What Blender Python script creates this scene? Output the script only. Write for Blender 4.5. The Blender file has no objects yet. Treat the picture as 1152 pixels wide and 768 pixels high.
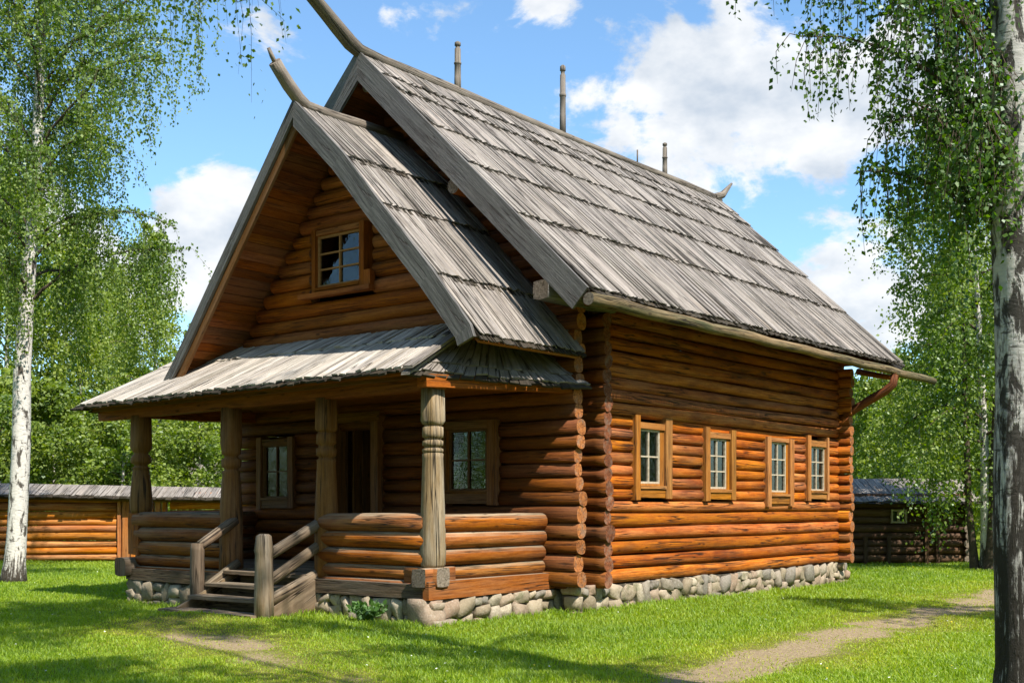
import bpy, math, random
import numpy as np
from mathutils import Vector, Matrix
R = math.radians
random.seed(7); rng = np.random.default_rng(7)
sc = bpy.context.scene
COL = sc.collection
EYE = 1.65
F, HOR = 1333.0, 567.0          # focal length and horizon row of the photograph, in its own pixels
HX, HY, HA = 1.56, 18.41, R(-38.65)
ca, sa = math.cos(HA), math.sin(HA)

def h2w(x, y, z=0.0):           # house axes -> world
    return Vector((HX + ca*x - sa*y, HY + sa*x + ca*y, z))

# ------------------------------------------------------------------ camera, render, light
cam_d = bpy.data.cameras.new('camera'); cam = bpy.data.objects.new('camera', cam_d); COL.objects.link(cam)
cam.location = (0, 0, EYE); cam.rotation_euler = (R(90), 0, 0)
cam_d.sensor_width = 36; cam_d.lens = 36*F/1152; cam_d.shift_y = (HOR-384)/1152
cam_d.clip_start = .05; cam_d.clip_end = 3000
sc.camera = cam
sc.cycles.max_bounces = 5; sc.cycles.diffuse_bounces = 2; sc.cycles.glossy_bounces = 3; sc.cycles.transmission_bounces = 4; sc.cycles.transparent_max_bounces = 8
sc.view_settings.view_transform = 'Standard'; sc.view_settings.look = 'None'
sc.view_settings.exposure = 0.8; sc.view_settings.gamma = 1
SUN_EL, SUN_AZ = 51.0, 13.0
lx, ly = math.cos(R(SUN_AZ)), -math.sin(R(SUN_AZ))
sx, sy = ca*lx - sa*ly, sa*lx + ca*ly                 # world direction towards the sun (flat)
sd = Vector((sx*math.cos(R(SUN_EL)), sy*math.cos(R(SUN_EL)), math.sin(R(SUN_EL))))
sl = bpy.data.lights.new('sun', 'SUN'); sl.energy = 5.0; sl.angle = R(.55); sl.color = (1, .955, .88)
so = bpy.data.objects.new('sun', sl); COL.objects.link(so); so.rotation_euler = sd.to_track_quat('Z', 'Y').to_euler()
so.location = (0, 0, 60)

# ------------------------------------------------------------------ node helper
class NT:
    def __init__(s, tree): s.t = tree; s.n = tree.nodes; s.l = tree.links
    def new(s, typ, **kw):
        n = s.n.new(typ)
        ins = kw.pop('ins', {})
        for k, v in kw.items(): setattr(n, k, v)
        for k, v in ins.items(): s.set(n.inputs[k], v)
        return n
    def set(s, sock, v):
        if isinstance(v, bpy.types.NodeSocket): s.l.new(v, sock)
        else:
            if isinstance(v, tuple) and len(v) == 3 and sock.type == 'RGBA': v = v+(1,)
            sock.default_value = v
    def math(s, op, a, b=None, c=None, clamp=False):
        n = s.n.new('ShaderNodeMath'); n.operation = op; n.use_clamp = clamp
        for i, v in enumerate((a, b, c)):
            if v is not None: s.set(n.inputs[i], v)
        return n.outputs[0]
    def vmath(s, op, a, b=None):
        n = s.n.new('ShaderNodeVectorMath'); n.operation = op
        s.set(n.inputs[0], a)
        if b is not None: s.set(n.inputs[1], b)
        return n.outputs['Vector'] if op not in ('DOT_PRODUCT', 'LENGTH', 'DISTANCE') else n.outputs['Value']
    def mix(s, f, a, b, mode='MIX'):
        n = s.n.new('ShaderNodeMix'); n.data_type = 'RGBA'; n.blend_type = mode
        s.set(n.inputs[0], f); s.set(n.inputs[6], a); s.set(n.inputs[7], b)
        return n.outputs[2]
    def noise(s, vec, scale=1., detail=4., rough=.55, w=None, dist=0.):
        n = s.n.new('ShaderNodeTexNoise')
        if w is not None: n.noise_dimensions = '4D'; s.set(n.inputs['W'], w)
        s.set(n.inputs['Vector'], vec); n.inputs['Scale'].default_value = scale
        n.inputs['Detail'].default_value = detail; n.inputs['Roughness'].default_value = rough
        n.inputs['Distortion'].default_value = dist
        return n.outputs['Fac']
    def ramp(s, f, stops, interp='LINEAR'):
        n = s.n.new('ShaderNodeValToRGB'); n.color_ramp.interpolation = interp
        e = n.color_ramp.elements
        while len(e) < len(stops): e.new(.5)
        for i, (p, c) in enumerate(stops):
            e[i].position = p
            e[i].color = (c, c, c, 1) if not isinstance(c, tuple) else c+(1,)
        s.set(n.inputs[0], f)
        return n.outputs[0]
    def scale(s, vec, xyz):
        return s.vmath('MULTIPLY', vec, xyz)
    def attr(s, name):
        return s.new('ShaderNodeAttribute', attribute_name=name)

def mat(name):
    m = bpy.data.materials.new(name); m.use_nodes = True
    nt = NT(m.node_tree); nt.n.clear()
    out = nt.new('ShaderNodeOutputMaterial')
    return m, nt, out

def bsdf(nt, out, col, rough=.8, normal=None, spec=.3):
    b = nt.new('ShaderNodeBsdfPrincipled')
    nt.set(b.inputs['Base Color'], col); nt.set(b.inputs['Roughness'], rough)
    b.inputs['Specular IOR Level'].default_value = spec
    if normal is not None: nt.l.new(normal, b.inputs['Normal'])
    nt.l.new(b.outputs[0], out.inputs[0])
    return b

def bump(nt, h, strength=.4, dist=.01):
    n = nt.new('ShaderNodeBump'); n.inputs['Strength'].default_value = strength; n.inputs['Distance'].default_value = dist
    nt.l.new(h, n.inputs['Height']); return n.outputs[0]

def wood(name, dark, mid, light, grey=(.30, .26, .22), grey_amt=.0, top_grey=.0, crack=.7, var=.35, rough=.75, knots=.7, bstr=.6, stain=None):
    m, nt, out = mat(name)
    uv = nt.new('ShaderNodeUVMap', uv_map='UVMap').outputs[0]
    rnd = nt.attr('rnd').outputs['Fac']
    w = nt.math('MULTIPLY', rnd, 57.)
    g1 = nt.noise(nt.scale(uv, (1.6, 34., 1)), 1., 6., .62, w, .25)          # fine grain
    g2 = nt.noise(nt.scale(uv, (.55, 4.5, 1)), 1., 5., .6, w)                # broad staining
    g3 = nt.noise(nt.scale(uv, (5., 13., 1)), 1., 4., .7, w)                 # mottling
    g4 = nt.noise(nt.scale(uv, (16., 60., 1)), 1., 3., .7, w)                # chips and pores
    f = nt.math('ADD', nt.math('MULTIPLY', g1, .58), nt.math('MULTIPLY', g2, .36))
    f = nt.math('ADD', f, nt.math('MULTIPLY', nt.math('ADD', g3, g4), .22))
    f = nt.math('SUBTRACT', f, .10)
    col = nt.ramp(f, [(.38, dark), (.58, mid), (.78, light)])
    if stain is not None:
        sfac = nt.ramp(nt.noise(nt.scale(uv, (.9, 2.2, 1)), 1., 4., .6, nt.math('ADD', w, 9.)), [(.52, 0.), (.68, .8)])
        col = nt.mix(sfac, col, stain)
    # grey weathering in patches and on top sides
    gn = nt.noise(nt.scale(uv, (.7, 6., 1)), 1., 5., .65, nt.math('ADD', w, 3.))
    nz = nt.new('ShaderNodeSeparateXYZ', ins={0: nt.new('ShaderNodeNewGeometry').outputs['True Normal']}).outputs[2]
    top = nt.math('MULTIPLY', nt.ramp(nz, [(.35, 0.), (.9, 1.)]), top_grey)
    ga = nt.math('ADD', nt.math('MULTIPLY', nt.ramp(gn, [(.4, 0.), (.65, 1.)]), grey_amt), nt.math('MULTIPLY', top, nt.ramp(gn, [(.3, .35), (.55, 1.)])), clamp=True)
    gcol = nt.ramp(g1, [(.3, tuple(c*.45 for c in grey)), (.55, grey), (.8, tuple(min(1, c*1.35) for c in grey))])
    col = nt.mix(ga, col, gcol)
    # drying cracks and knots
    cn = nt.noise(nt.scale(uv, (.45, 15., 1)), 1., 3., .5, nt.math('ADD', w, 21.), .15)
    cf = nt.ramp(nt.math('ABSOLUTE', nt.math('SUBTRACT', cn, .5)), [(.0, 1.), (.022, 0.)])
    cm = nt.ramp(nt.noise(nt.scale(uv, (.8, 3., 1)), 1., 2., .5, nt.math('ADD', w, 31.)), [(.44, 0.), (.54, 1.)])
    cf = nt.math('MULTIPLY', nt.math('MULTIPLY', cf, cm), crack)
    col = nt.mix(cf, col, (.018, .010, .006))
    vo = nt.new('ShaderNodeTexVoronoi', voronoi_dimensions='3D', ins={'Scale': 1.})
    comb = nt.vmath('ADD', nt.scale(uv, (1.9, 5.2, 1)), nt.new('ShaderNodeCombineXYZ', ins={2: w}).outputs[0])
    nt.l.new(comb, vo.inputs['Vector'])
    kf = nt.math('MULTIPLY', nt.ramp(vo.outputs['Distance'], [(.06, 1.), (.13, 0.)]), knots)
    col = nt.mix(kf, col, tuple(c*.35 for c in dark))
    # per-piece tone
    v = nt.math('ADD', 1-var*.5, nt.math('MULTIPLY', nt.math('FRACT', nt.math('MULTIPLY', rnd, 17.31)), var))
    hs = nt.new('ShaderNodeHueSaturation', ins={'Color': col, 'Value': v, 'Hue': nt.math('ADD', .497, nt.math('MULTIPLY', nt.math('FRACT', nt.math('MULTIPLY', rnd, 7.7)), .010)),
        'Saturation': nt.math('ADD', .97, nt.math('MULTIPLY', nt.math('FRACT', nt.math('MULTIPLY', rnd, 29.7)), .16))})
    h = nt.math('SUBTRACT', nt.math('ADD', nt.math('ADD', nt.math('MULTIPLY', g1, .7), nt.math('MULTIPLY', g4, .3)), nt.math('MULTIPLY', g3, .5)), nt.math('MULTIPLY', cf, 1.6))
    bsdf(nt, out, hs.outputs[0], rough, bump(nt, h, bstr, .012), .25)
    return m

M = {}
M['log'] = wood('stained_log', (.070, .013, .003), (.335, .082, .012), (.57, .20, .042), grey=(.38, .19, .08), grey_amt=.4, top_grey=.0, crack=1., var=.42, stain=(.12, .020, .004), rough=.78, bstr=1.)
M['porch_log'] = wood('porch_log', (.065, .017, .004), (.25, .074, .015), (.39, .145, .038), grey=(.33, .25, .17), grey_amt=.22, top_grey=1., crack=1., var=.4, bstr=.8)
M['dark_log'] = wood('shade_dimmed_brown_log', (.04, .010, .003), (.15, .042, .009), (.26, .082, .02), grey=(.18, .095, .045), grey_amt=.2, top_grey=.1, var=.5, bstr=.9)  # brown wood, colour darkened further to deepen the shade on the front
M['post'] = wood('carved_post', (.09, .055, .028), (.25, .165, .09), (.37, .275, .175), grey=(.37, .315, .25), grey_amt=.8, crack=1., var=.2, knots=.2, bstr=1.)
M['post_brown'] = wood('brown_post', (.08, .032, .010), (.20, .085, .024), (.30, .14, .045), grey=(.24, .18, .12), grey_amt=.3, crack=1., var=.25, knots=.2)
M['beam'] = wood('porch_beam', (.075, .018, .004), (.28, .076, .014), (.42, .14, .030), grey=(.26, .13, .055), grey_amt=.2, var=.4, bstr=1.)
M['soffit'] = wood('soffit_board', (.05, .014, .003), (.19, .055, .012), (.30, .10, .024), grey_amt=.08, var=.6)
M['barge'] = wood('grey_barge', (.04, .036, .033), (.11, .10, .092), (.20, .185, .17), grey=(.18, .168, .152), grey_amt=.5, crack=1., var=.2, knots=.3, bstr=.9)
M['plank'] = wood('roof_plank', (.075, .062, .052), (.225, .192, .163), (.36, .315, .272), grey=(.31, .275, .243), grey_amt=.5, crack=1., var=.32, knots=.4, bstr=1., stain=(.15, .12, .09))
M['plank_pale'] = wood('bleached_plank', (.16, .13, .10), (.42, .36, .30), (.58, .52, .45), grey=(.46, .42, .37), grey_amt=.5, crack=1., var=.5, knots=.3, bstr=1., stain=(.17, .14, .10))
M['plank_under'] = wood('mossy_shaded_under_plank', (.014, .010, .007), (.034, .025, .016), (.065, .048, .03), grey=(.05, .047, .033), grey_amt=.4, var=.6)  # moss plus the shadow line under each course, both put into the colour
M['ridge'] = wood('ridge_log', (.06, .046, .036), (.17, .138, .11), (.28, .24, .2), grey=(.25, .21, .165), grey_amt=.5, crack=1., var=.2, bstr=1.)
M['casing'] = wood('window_casing', (.13, .042, .009), (.32, .125, .032), (.46, .21, .065), grey=(.36, .2, .09), grey_amt=.25, crack=.9, var=.3, knots=.4)
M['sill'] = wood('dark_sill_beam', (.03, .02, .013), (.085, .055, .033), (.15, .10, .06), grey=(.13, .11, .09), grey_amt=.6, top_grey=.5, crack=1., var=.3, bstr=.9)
M['casing_dark'] = wood('dark_casing', (.06, .022, .007), (.17, .066, .018), (.26, .11, .034), grey_amt=.15, crack=.8, var=.25)
M['step'] = wood('step_wood', (.05, .03, .017), (.14, .092, .054), (.24, .17, .105), grey=(.24, .19, .135), grey_amt=.5, top_grey=.5, crack=1., var=.35, bstr=.9)
M['gutter'] = wood('gutter_pole', (.07, .045, .024), (.22, .15, .085), (.36, .28, .18), grey=(.05, .06, .025), grey_amt=.9, crack=1., var=.2, bstr=1.)
M['fence'] = wood('fence_log', (.13, .033, .008), (.40, .125, .028), (.56, .235, .075), grey=(.42, .25, .13), grey_amt=.45, crack=1., var=.4)
M['shed'] = wood('shed_log', (.03, .014, .008), (.085, .04, .02), (.15, .078, .04), grey=(.16, .12, .085), grey_amt=.4, var=.5)

def end_grain(name, a, b):
    m, nt, out = mat(name)
    uv = nt.new('ShaderNodeUVMap', uv_map='UVMap').outputs[0]
    rnd = nt.attr('rnd').outputs['Fac']; w = nt.math('MULTIPLY', rnd, 57.)
    ln = nt.math('ADD', nt.math('MULTIPLY', nt.vmath('LENGTH', uv), 150.), nt.math('MULTIPLY', nt.noise(uv, 18., 3., .5, w), 7.))
    rings = nt.math('SINE', ln)
    n2 = nt.noise(uv, 26., 5., .65, w)
    f = nt.math('ADD', nt.math('MULTIPLY', rings, .05), n2)
    col = nt.ramp(f, [(.3, a), (.7, b)])
    sp = nt.new('ShaderNodeSeparateXYZ', ins={0: uv}); ang = nt.math('ARCTAN2', sp.outputs[1], sp.outputs[0]); rad_ = nt.vmath('LENGTH', uv)
    cv = nt.new('ShaderNodeCombineXYZ', ins={0: nt.math('MULTIPLY', nt.math('COSINE', ang), 1.6), 1: nt.math('MULTIPLY', nt.math('SINE', ang), 1.6), 2: nt.math('MULTIPLY', rad_, 2.)}).outputs[0]
    rc = nt.ramp(nt.math('ABSOLUTE', nt.math('SUBTRACT', nt.noise(cv, 1.6, 2., .5, w), .5)), [(0., 1.), (.022, 0.)])
    rc = nt.math('MULTIPLY', rc, nt.ramp(rad_, [(.0, 0.), (.03, 1.)]))
    col = nt.mix(nt.math('MULTIPLY', rc, .85), col, (.02, .012, .008))
    col = nt.mix(nt.ramp(nt.noise(uv, 9., 4., .6, w), [(.48, 0.), (.66, .6)]), col, (.20, .15, .11))
    f = nt.math('SUBTRACT', f, nt.math('MULTIPLY', rc, 1.5))
    v = nt.math('ADD', .75, nt.math('MULTIPLY', nt.math('FRACT', nt.math('MULTIPLY', rnd, 13.1)), .5))
    hs = nt.new('ShaderNodeHueSaturation', ins={'Color': col, 'Value': v})
    bsdf(nt, out, hs.outputs[0], .85, bump(nt, f, .6, .01), .2)
    return m
M['end'] = end_grain('log_end', (.17, .05, .014), (.46, .175, .05))
M['end_red'] = end_grain('log_end_red', (.07, .022, .009), (.27, .088, .034))
M['end_grey'] = end_grain('log_end_grey', (.10, .075, .055), (.30, .24, .18))

def stone_mat():
    m, nt, out = mat('foundation_stone')
    co = nt.new('ShaderNodeTexCoord').outputs['Object']
    rnd = nt.attr('rnd').outputs['Fac']; w = nt.math('MULTIPLY', rnd, 40.)
    n1 = nt.noise(co, 6., 6., .65, w); n2 = nt.noise(co, 40., 4., .6, w)
    base = nt.ramp(nt.math('FRACT', nt.math('MULTIPLY', rnd, 9.7)), [(0., (.22, .17, .11)), (.25, (.36, .29, .20)), (.45, (.20, .175, .145)), (.65, (.42, .35, .25)), (.85, (.28, .19, .13)), (1., (.34, .285, .21))])
    f = nt.math('ADD', nt.math('MULTIPLY', n1, .7), nt.math('MULTIPLY', n2, .3))
    col = nt.mix(nt.ramp(f, [(.30, .9), (.52, 0.)]), base, (.12, .095, .065))
    col = nt.mix(nt.ramp(n2, [(.55, 0.), (.75, .6)]), col, (.46, .42, .36))
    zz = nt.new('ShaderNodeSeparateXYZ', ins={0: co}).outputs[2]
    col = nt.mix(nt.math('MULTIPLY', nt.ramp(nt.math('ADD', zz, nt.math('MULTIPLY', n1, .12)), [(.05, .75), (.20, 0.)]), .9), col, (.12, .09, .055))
    ms = nt.ramp(nt.noise(co, 2.3, 5., .7), [(.56, 0.), (.68, .6)])
    col = nt.mix(ms, col, (.07, .085, .03))
    bsdf(nt, out, col, .9, bump(nt, f, .8, .03), .2)
    return m
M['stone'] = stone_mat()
def plain(name, c1, c2, sc_=8., rough=.9, b=.3, spec=.2):
    m, nt, out = mat(name)
    co = nt.new('ShaderNodeTexCoord').outputs['Object']
    n = nt.noise(co, sc_, 6., .65)
    bsdf(nt, out, nt.ramp(n, [(.3, c1), (.7, c2)]), rough, bump(nt, n, b, .02), spec)
    return m
M['mortar'] = plain('old_mortar', (.035, .028, .02), (.11, .09, .068), 14.)
M['white_paint'] = plain('worn_white_paint', (.30, .235, .155), (.54, .47, .36), 22., .6, .2)
M['sash_dark'] = plain('brown_sash', (.08, .035, .012), (.16, .075, .03), 20., .6, .2)
M['sash_ochre'] = plain('ochre_sash', (.26, .12, .04), (.42, .21, .075), 20., .6, .2)
M['cloth'] = plain('pale_cloth', (.5, .48, .44), (.66, .64, .6), 6., .95, .2)
M['iron'] = plain('dull_iron', (.06, .06, .06), (.14, .13, .12), 20., .6, .1)
def glass_mat():
    m, nt, out = mat('window_glass')
    co = nt.new('ShaderNodeTexCoord').outputs['Object']
    n = nt.noise(co, 3.5, 3., .5)
    g = nt.new('ShaderNodeBsdfGlossy', ins={'Color': (.9, .95, .95), 'Roughness': .02}); nrm = bump(nt, n, .12, .05); nt.l.new(nrm, g.inputs['Normal'])
    t = nt.new('ShaderNodeBsdfTransparent', ins={'Color': (.5, .56, .53)})
    fr = nt.new('ShaderNodeFresnel', ins={'IOR': 1.5})
    f = nt.math('ADD', nt.math('MULTIPLY', fr.outputs[0], 1.05), .02, clamp=True)
    mx = nt.new('ShaderNodeMixShader', ins={0: f}); nt.l.new(t.outputs[0], mx.inputs[1]); nt.l.new(g.outputs[0], mx.inputs[2])
    nt.l.new(mx.outputs[0], out.inputs[0]); return m
M['glass'] = glass_mat()

def leaf_mat(name, dark, mid, light, trans=.4):
    m, nt, out = mat(name)
    rnd = nt.attr('rnd').outputs['Fac']
    col = nt.ramp(rnd, [(0., dark), (.5, mid), (1., light)])
    d = nt.new('ShaderNodeBsdfDiffuse', ins={'Color': col})
    tc = nt.mix(.5, col, (.9, 1., .15), 'MULTIPLY')
    tc = nt.new('ShaderNodeHueSaturation', ins={'Color': tc, 'Value': 1.9, 'Saturation': 1.05}).outputs[0]
    t = nt.new('ShaderNodeBsdfTranslucent', ins={'Color': tc})
    mx = nt.new('ShaderNodeMixShader', ins={0: trans}); nt.l.new(d.outputs[0], mx.inputs[1]); nt.l.new(t.outputs[0], mx.inputs[2])
    g = nt.new('ShaderNodeBsdfGlossy', ins={'Color': (.8, .85, .8), 'Roughness': .6})
    fr = nt.new('ShaderNodeLayerWeight', ins={'Blend': .25})
    m2 = nt.new('ShaderNodeMixShader', ins={0: nt.math('ADD', .03, nt.math('MULTIPLY', fr.outputs['Fresnel'], .12))})
    nt.l.new(mx.outputs[0], m2.inputs[1]); nt.l.new(g.outputs[0], m2.inputs[2]); nt.l.new(m2.outputs[0], out.inputs[0])
    return m
M['leaf'] = leaf_mat('birch_leaf', (.045, .085, .007), (.115, .185, .014), (.22, .27, .035))
M['leaf_deep'] = leaf_mat('deep_birch_leaf', (.026, .070, .006), (.065, .135, .012), (.115, .185, .02))
M['leaf_yellow'] = leaf_mat('pale_birch_leaf', (.075, .125, .007), (.17, .23, .016), (.28, .32, .04))
M['grass_blade'] = leaf_mat('grass_blade', (.085, .165, .003), (.25, .355, .006), (.42, .43, .02), .45)
M['dry_blade'] = M['grass_blade']
M['herb'] = leaf_mat('herb_leaf', (.03, .085, .012), (.06, .14, .02), (.1, .19, .03), .3)

def bark_mat(name, white, dark, base_h, dark_amt):
    m, nt, out = mat(name)
    uv = nt.new('ShaderNodeUVMap', uv_map='UVMap').outputs[0]      # u up the trunk, v round it (metres)
    z = nt.new('ShaderNodeSeparateXYZ', ins={0: uv}).outputs[0]
    fine = nt.noise(nt.scale(uv, (30., 7., 1)), 1., 5., .6)
    lent = nt.ramp(nt.noise(nt.scale(uv, (26., 3.2, 1)), 1., 3., .55), [(.60, 0.), (.66, 1.)])
    blot = nt.ramp(nt.noise(nt.scale(uv, (2.6, 4.2, 1)), 1., 5., .65, None, .6), [(.57-.1*dark_amt, 0.), (.63-.1*dark_amt, 1.)])
    col = nt.ramp(fine, [(.3, tuple(c*.72 for c in white)), (.6, white), (.8, tuple(min(.85, c*1.12) for c in white))])
    col = nt.mix(nt.math('MULTIPLY', lent, .75), col, dark)
    col = nt.mix(nt.math('MULTIPLY', blot, .95), col, dark)
    rough = nt.noise(nt.scale(uv, (3.2, 15., 1)), 1., 7., .74)
    bf = nt.math('ADD', nt.ramp(nt.math('DIVIDE', z, base_h), [(.0, .34), (.5, .12), (1., -.12)]), 0.)
    bf = nt.math('SUBTRACT', nt.ramp(nt.math('DIVIDE', z, base_h), [(0., .56), (.55, .40), (1., .2)]), 0.)
    fis = nt.ramp(nt.math('ADD', rough, bf), [(.88, 0.), (.97, 1.)])
    col = nt.mix(fis, col, nt.ramp(rough, [(.3, tuple(c*.45 for c in dark)), (.7, tuple(c*1.5 for c in dark))]))
    h = nt.math('SUBTRACT', nt.math('MULTIPLY', fine, .4), nt.math('ADD', nt.math('MULTIPLY', blot, .4), nt.math('MULTIPLY', fis, nt.math('SUBTRACT', 1.4, nt.math('MULTIPLY', rough, 2.)))))
    bsdf(nt, out, col, .85, bump(nt, h, .7, .03), .2)
    return m
M['bark'] = bark_mat('birch_bark', (.60, .56, .50), (.05, .040, .03), 1.1, .25)
M['bark_old'] = bark_mat('old_birch_bark', (.50, .47, .43), (.034, .028, .022), 4.4, .8)
M['bark_brown'] = plain('brown_bark', (.04, .03, .022), (.13, .095, .065), 9., .9, .8)

# ------------------------------------------------------------------ mesh builder
class MB:
    def __init__(s): s.v = []; s.f = []; s.uv = []; s.rnd = []; s.sm = []; s.mi = []
    def face(s, idx, uvs, rnd=0., smooth=False, mi=0):
        s.f.append(idx); s.uv.append(uvs); s.rnd.append(rnd); s.sm.append(smooth); s.mi.append(mi)
    def tube(s, pts, rad, n=12, rnd=None, jit=.0, caps=True, cap_mi=1, mi=0, sq=0., wob=None, lump=0., up=None):
        """tapered round bar along pts; sq squares it off"""
        rnd = random.random() if rnd is None else rnd
        pts = [Vector(p) for p in pts]; b = len(s.v); L = 0.; ph = random.random()*6.28
        prevU = None; us = []
        for i, p in enumerate(pts):
            d = (pts[min(i+1, len(pts)-1)] - pts[max(i-1, 0)]).normalized()
            ref = Vector(up) if up else (Vector((0, 0, 1)) if abs(d.z) < .9 else Vector((1, 0, 0)))
            if prevU is None: a = (ref - d*ref.dot(d)).normalized()
            else: a = (prevU - d*prevU.dot(d)).normalized()
            prevU = a; c = d.cross(a)
            if i: L += (p-pts[i-1]).length
            us.append(L); r = rad[i] if isinstance(rad, (list, tuple)) else rad
            r = r if not jit else r*(1+random.uniform(-jit, jit))
            for k in range(n):
                t = 2*math.pi*k/n
                rr = r*(1+lump*math.sin(2*t+ph+L*.7)+lump*.6*math.sin(3*t-ph+L*1.3))
                ct, st = math.cos(t), math.sin(t)
                if sq:
                    q = max(abs(ct), abs(st)); rr *= (1-sq)+sq/q*.88
                s.v.append(p + a*(rr*ct) + c*(rr*st))
        r0 = rad[0] if isinstance(rad, (list, tuple)) else rad
        circ = 2*math.pi*r0
        for i in range(len(pts)-1):
            for k in range(n):
                k2 = (k+1) % n
                v0, v1 = circ*k/n, circ*(k+1)/n
                s.face((b+i*n+k, b+i*n+k2, b+(i+1)*n+k2, b+(i+1)*n+k), ((us[i], v0), (us[i], v1), (us[i+1], v1), (us[i+1], v0)), rnd, True, mi)
        if caps:
            for e, rev in ((0, True), (len(pts)-1, False)):
                r = rad[e] if isinstance(rad, (list, tuple)) else rad
                idx = [b+e*n+k for k in range(n)]
                uvs = [(r*math.cos(2*math.pi*k/n), r*math.sin(2*math.pi*k/n)) for k in range(n)]
                if not rev: s.face(tuple(idx), tuple(uvs), rnd, False, cap_mi)
                else: s.face(tuple(idx[::-1]), tuple(uvs[::-1]), rnd, False, cap_mi)
    def log(s, p0, p1, r, n=14, seg=None, jit=.03, bow=.012, taper=.94, lump=.02, endjit=.02, rnd=None, cap_mi=1, sq=0., rot=None):
        p0, p1 = Vector(p0), Vector(p1); L = (p1-p0).length
        seg = seg or max(2, int(L/.55)); d = (p1-p0).normalized()
        p0 = p0 + d*random.uniform(-endjit, endjit); p1 = p1 + d*random.uniform(-endjit, endjit)
        pa, pb = random.uniform(0, 6), random.uniform(0, 6)
        pts, rad = [], []
        flip = random.random() < .5
        for i in range(seg+1):
            t = i/seg
            side = d.cross(Vector((0, 0, 1)))
            side = side.normalized() if side.length > .01 else Vector((1, 0, 0))
            pts.append(p0.lerp(p1, t) + Vector((0, 0, 1))*(bow*math.sin(pa+t*L*.9)*.6) + side*(bow*math.sin(pb+t*L*.8)))
            tt = t if flip else 1-t
            rad.append(r*(taper+(1-taper)*tt)*(1+random.uniform(-jit, jit)*.6))
        s.tube(pts, rad, n, rnd, 0., True, cap_mi, 0, sq, None, lump)
    def box(s, o, e1, e2, e3, rnd=None, mi=0, jit=0., end_mi=None):
        """box with corner o and edges e1 (along the grain), e2, e3"""
        rnd = random.random() if rnd is None else rnd
        o, e1, e2, e3 = Vector(o), Vector(e1), Vector(e2), Vector(e3)
        if e1.cross(e2).dot(e3) < 0: o = o+e3; e3 = -e3
        b = len(s.v); J = lambda: Vector((random.uniform(-jit, jit), random.uniform(-jit, jit), random.uniform(-jit, jit)))
        for k in (0, 1):
            for (a, c) in ((0, 0), (1, 0), (1, 1), (0, 1)): s.v.append(o+e1*a+e2*c+e3*k+(J() if jit else Vector()))
        l1, l2, l3 = e1.length, e2.length, e3.length
        em = mi if end_mi is None else end_mi
        for idx, uu, m in (((3, 2, 1, 0), ((0, l2), (l1, l2), (l1, 0), (0, 0)), mi), ((4, 5, 6, 7), ((0, 0), (l1, 0), (l1, l2), (0, l2)), mi),
                        ((0, 1, 5, 4), ((0, 0), (l1, 0), (l1, l3), (0, l3)), mi), ((2, 3, 7, 6), ((l1, 0), (0, 0), (0, l3), (l1, l3)), mi),
                        ((1, 2, 6, 5), ((0, 0), (l2, 0), (l2, l3), (0, l3)), em), ((3, 0, 4, 7), ((l2, 0), (0, 0), (0, l3), (l2, l3)), em)):
            s.face(tuple(b+i for i in idx), uu, rnd, False, m)
    def hexa(s, c, rnd=None, mi=0, end_mi=None):
        """box from 8 corners: bottom 4 then top 4, edge 0-1 along the grain"""
        rnd = random.random() if rnd is None else rnd
        b = len(s.v); c = [Vector(p) for p in c]; s.v += c
        l1, l2, l3 = (c[1]-c[0]).length, (c[3]-c[0]).length, (c[4]-c[0]).length
        em = mi if end_mi is None else end_mi
        for idx, uu, m in (((3, 2, 1, 0), ((0, l2), (l1, l2), (l1, 0), (0, 0)), mi), ((4, 5, 6, 7), ((0, 0), (l1, 0), (l1, l2), (0, l2)), mi),
                        ((0, 1, 5, 4), ((0, 0), (l1, 0), (l1, l3), (0, l3)), mi), ((2, 3, 7, 6), ((l1, 0), (0, 0), (0, l3), (l1, l3)), mi),
                        ((1, 2, 6, 5), ((0, 0), (l2, 0), (l2, l3), (0, l3)), em), ((3, 0, 4, 7), ((l2, 0), (0, 0), (0, l3), (l2, l3)), em)):
            s.face(tuple(b+i for i in idx), uu, rnd, False, m)
    def lathe(s, x, y, prof, n=20, square_from=None, rnd=None, half=.14, mi=0, cap_mi=0):
        """turned post: prof = [(z, r)]; above square_from the section is square"""
        rnd = random.random() if rnd is None else rnd; b = len(s.v); circ = 2*math.pi*.15
        for (z, r) in prof:
            for k in range(n):
                t = 2*math.pi*(k+.5)/n
                rr = r
                if square_from is not None and z >= square_from:
                    rr = r*min(1/max(abs(math.cos(t)), abs(math.sin(t))), 1.22)
                else: rr = r*(1+.012*math.cos(8*t))
                s.v.append(Vector((x+rr*math.cos(t), y+rr*math.sin(t), z)))
        for i in range(len(prof)-1):
            for k in range(n):
                k2 = (k+1) % n
                s.face((b+i*n+k, b+i*n+k2, b+(i+1)*n+k2, b+(i+1)*n+k), ((prof[i][0], circ*k/n), (prof[i][0], circ*(k+1)/n), (prof[i+1][0], circ*(k+1)/n), (prof[i+1][0], circ*k/n)), rnd, abs(prof[i+1][0]-prof[i][0]) > .02, mi)
        for e in (0, len(prof)-1):
            idx = [b+e*n+k for k in range(n)]; uvs = [(prof[e][1]*math.cos(2*math.pi*k/n), prof[e][1]*math.sin(2*math.pi*k/n)) for k in range(n)]
            s.face(tuple(idx if e else idx[::-1]), tuple(uvs if e else uvs[::-1]), rnd, False, cap_mi)
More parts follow.
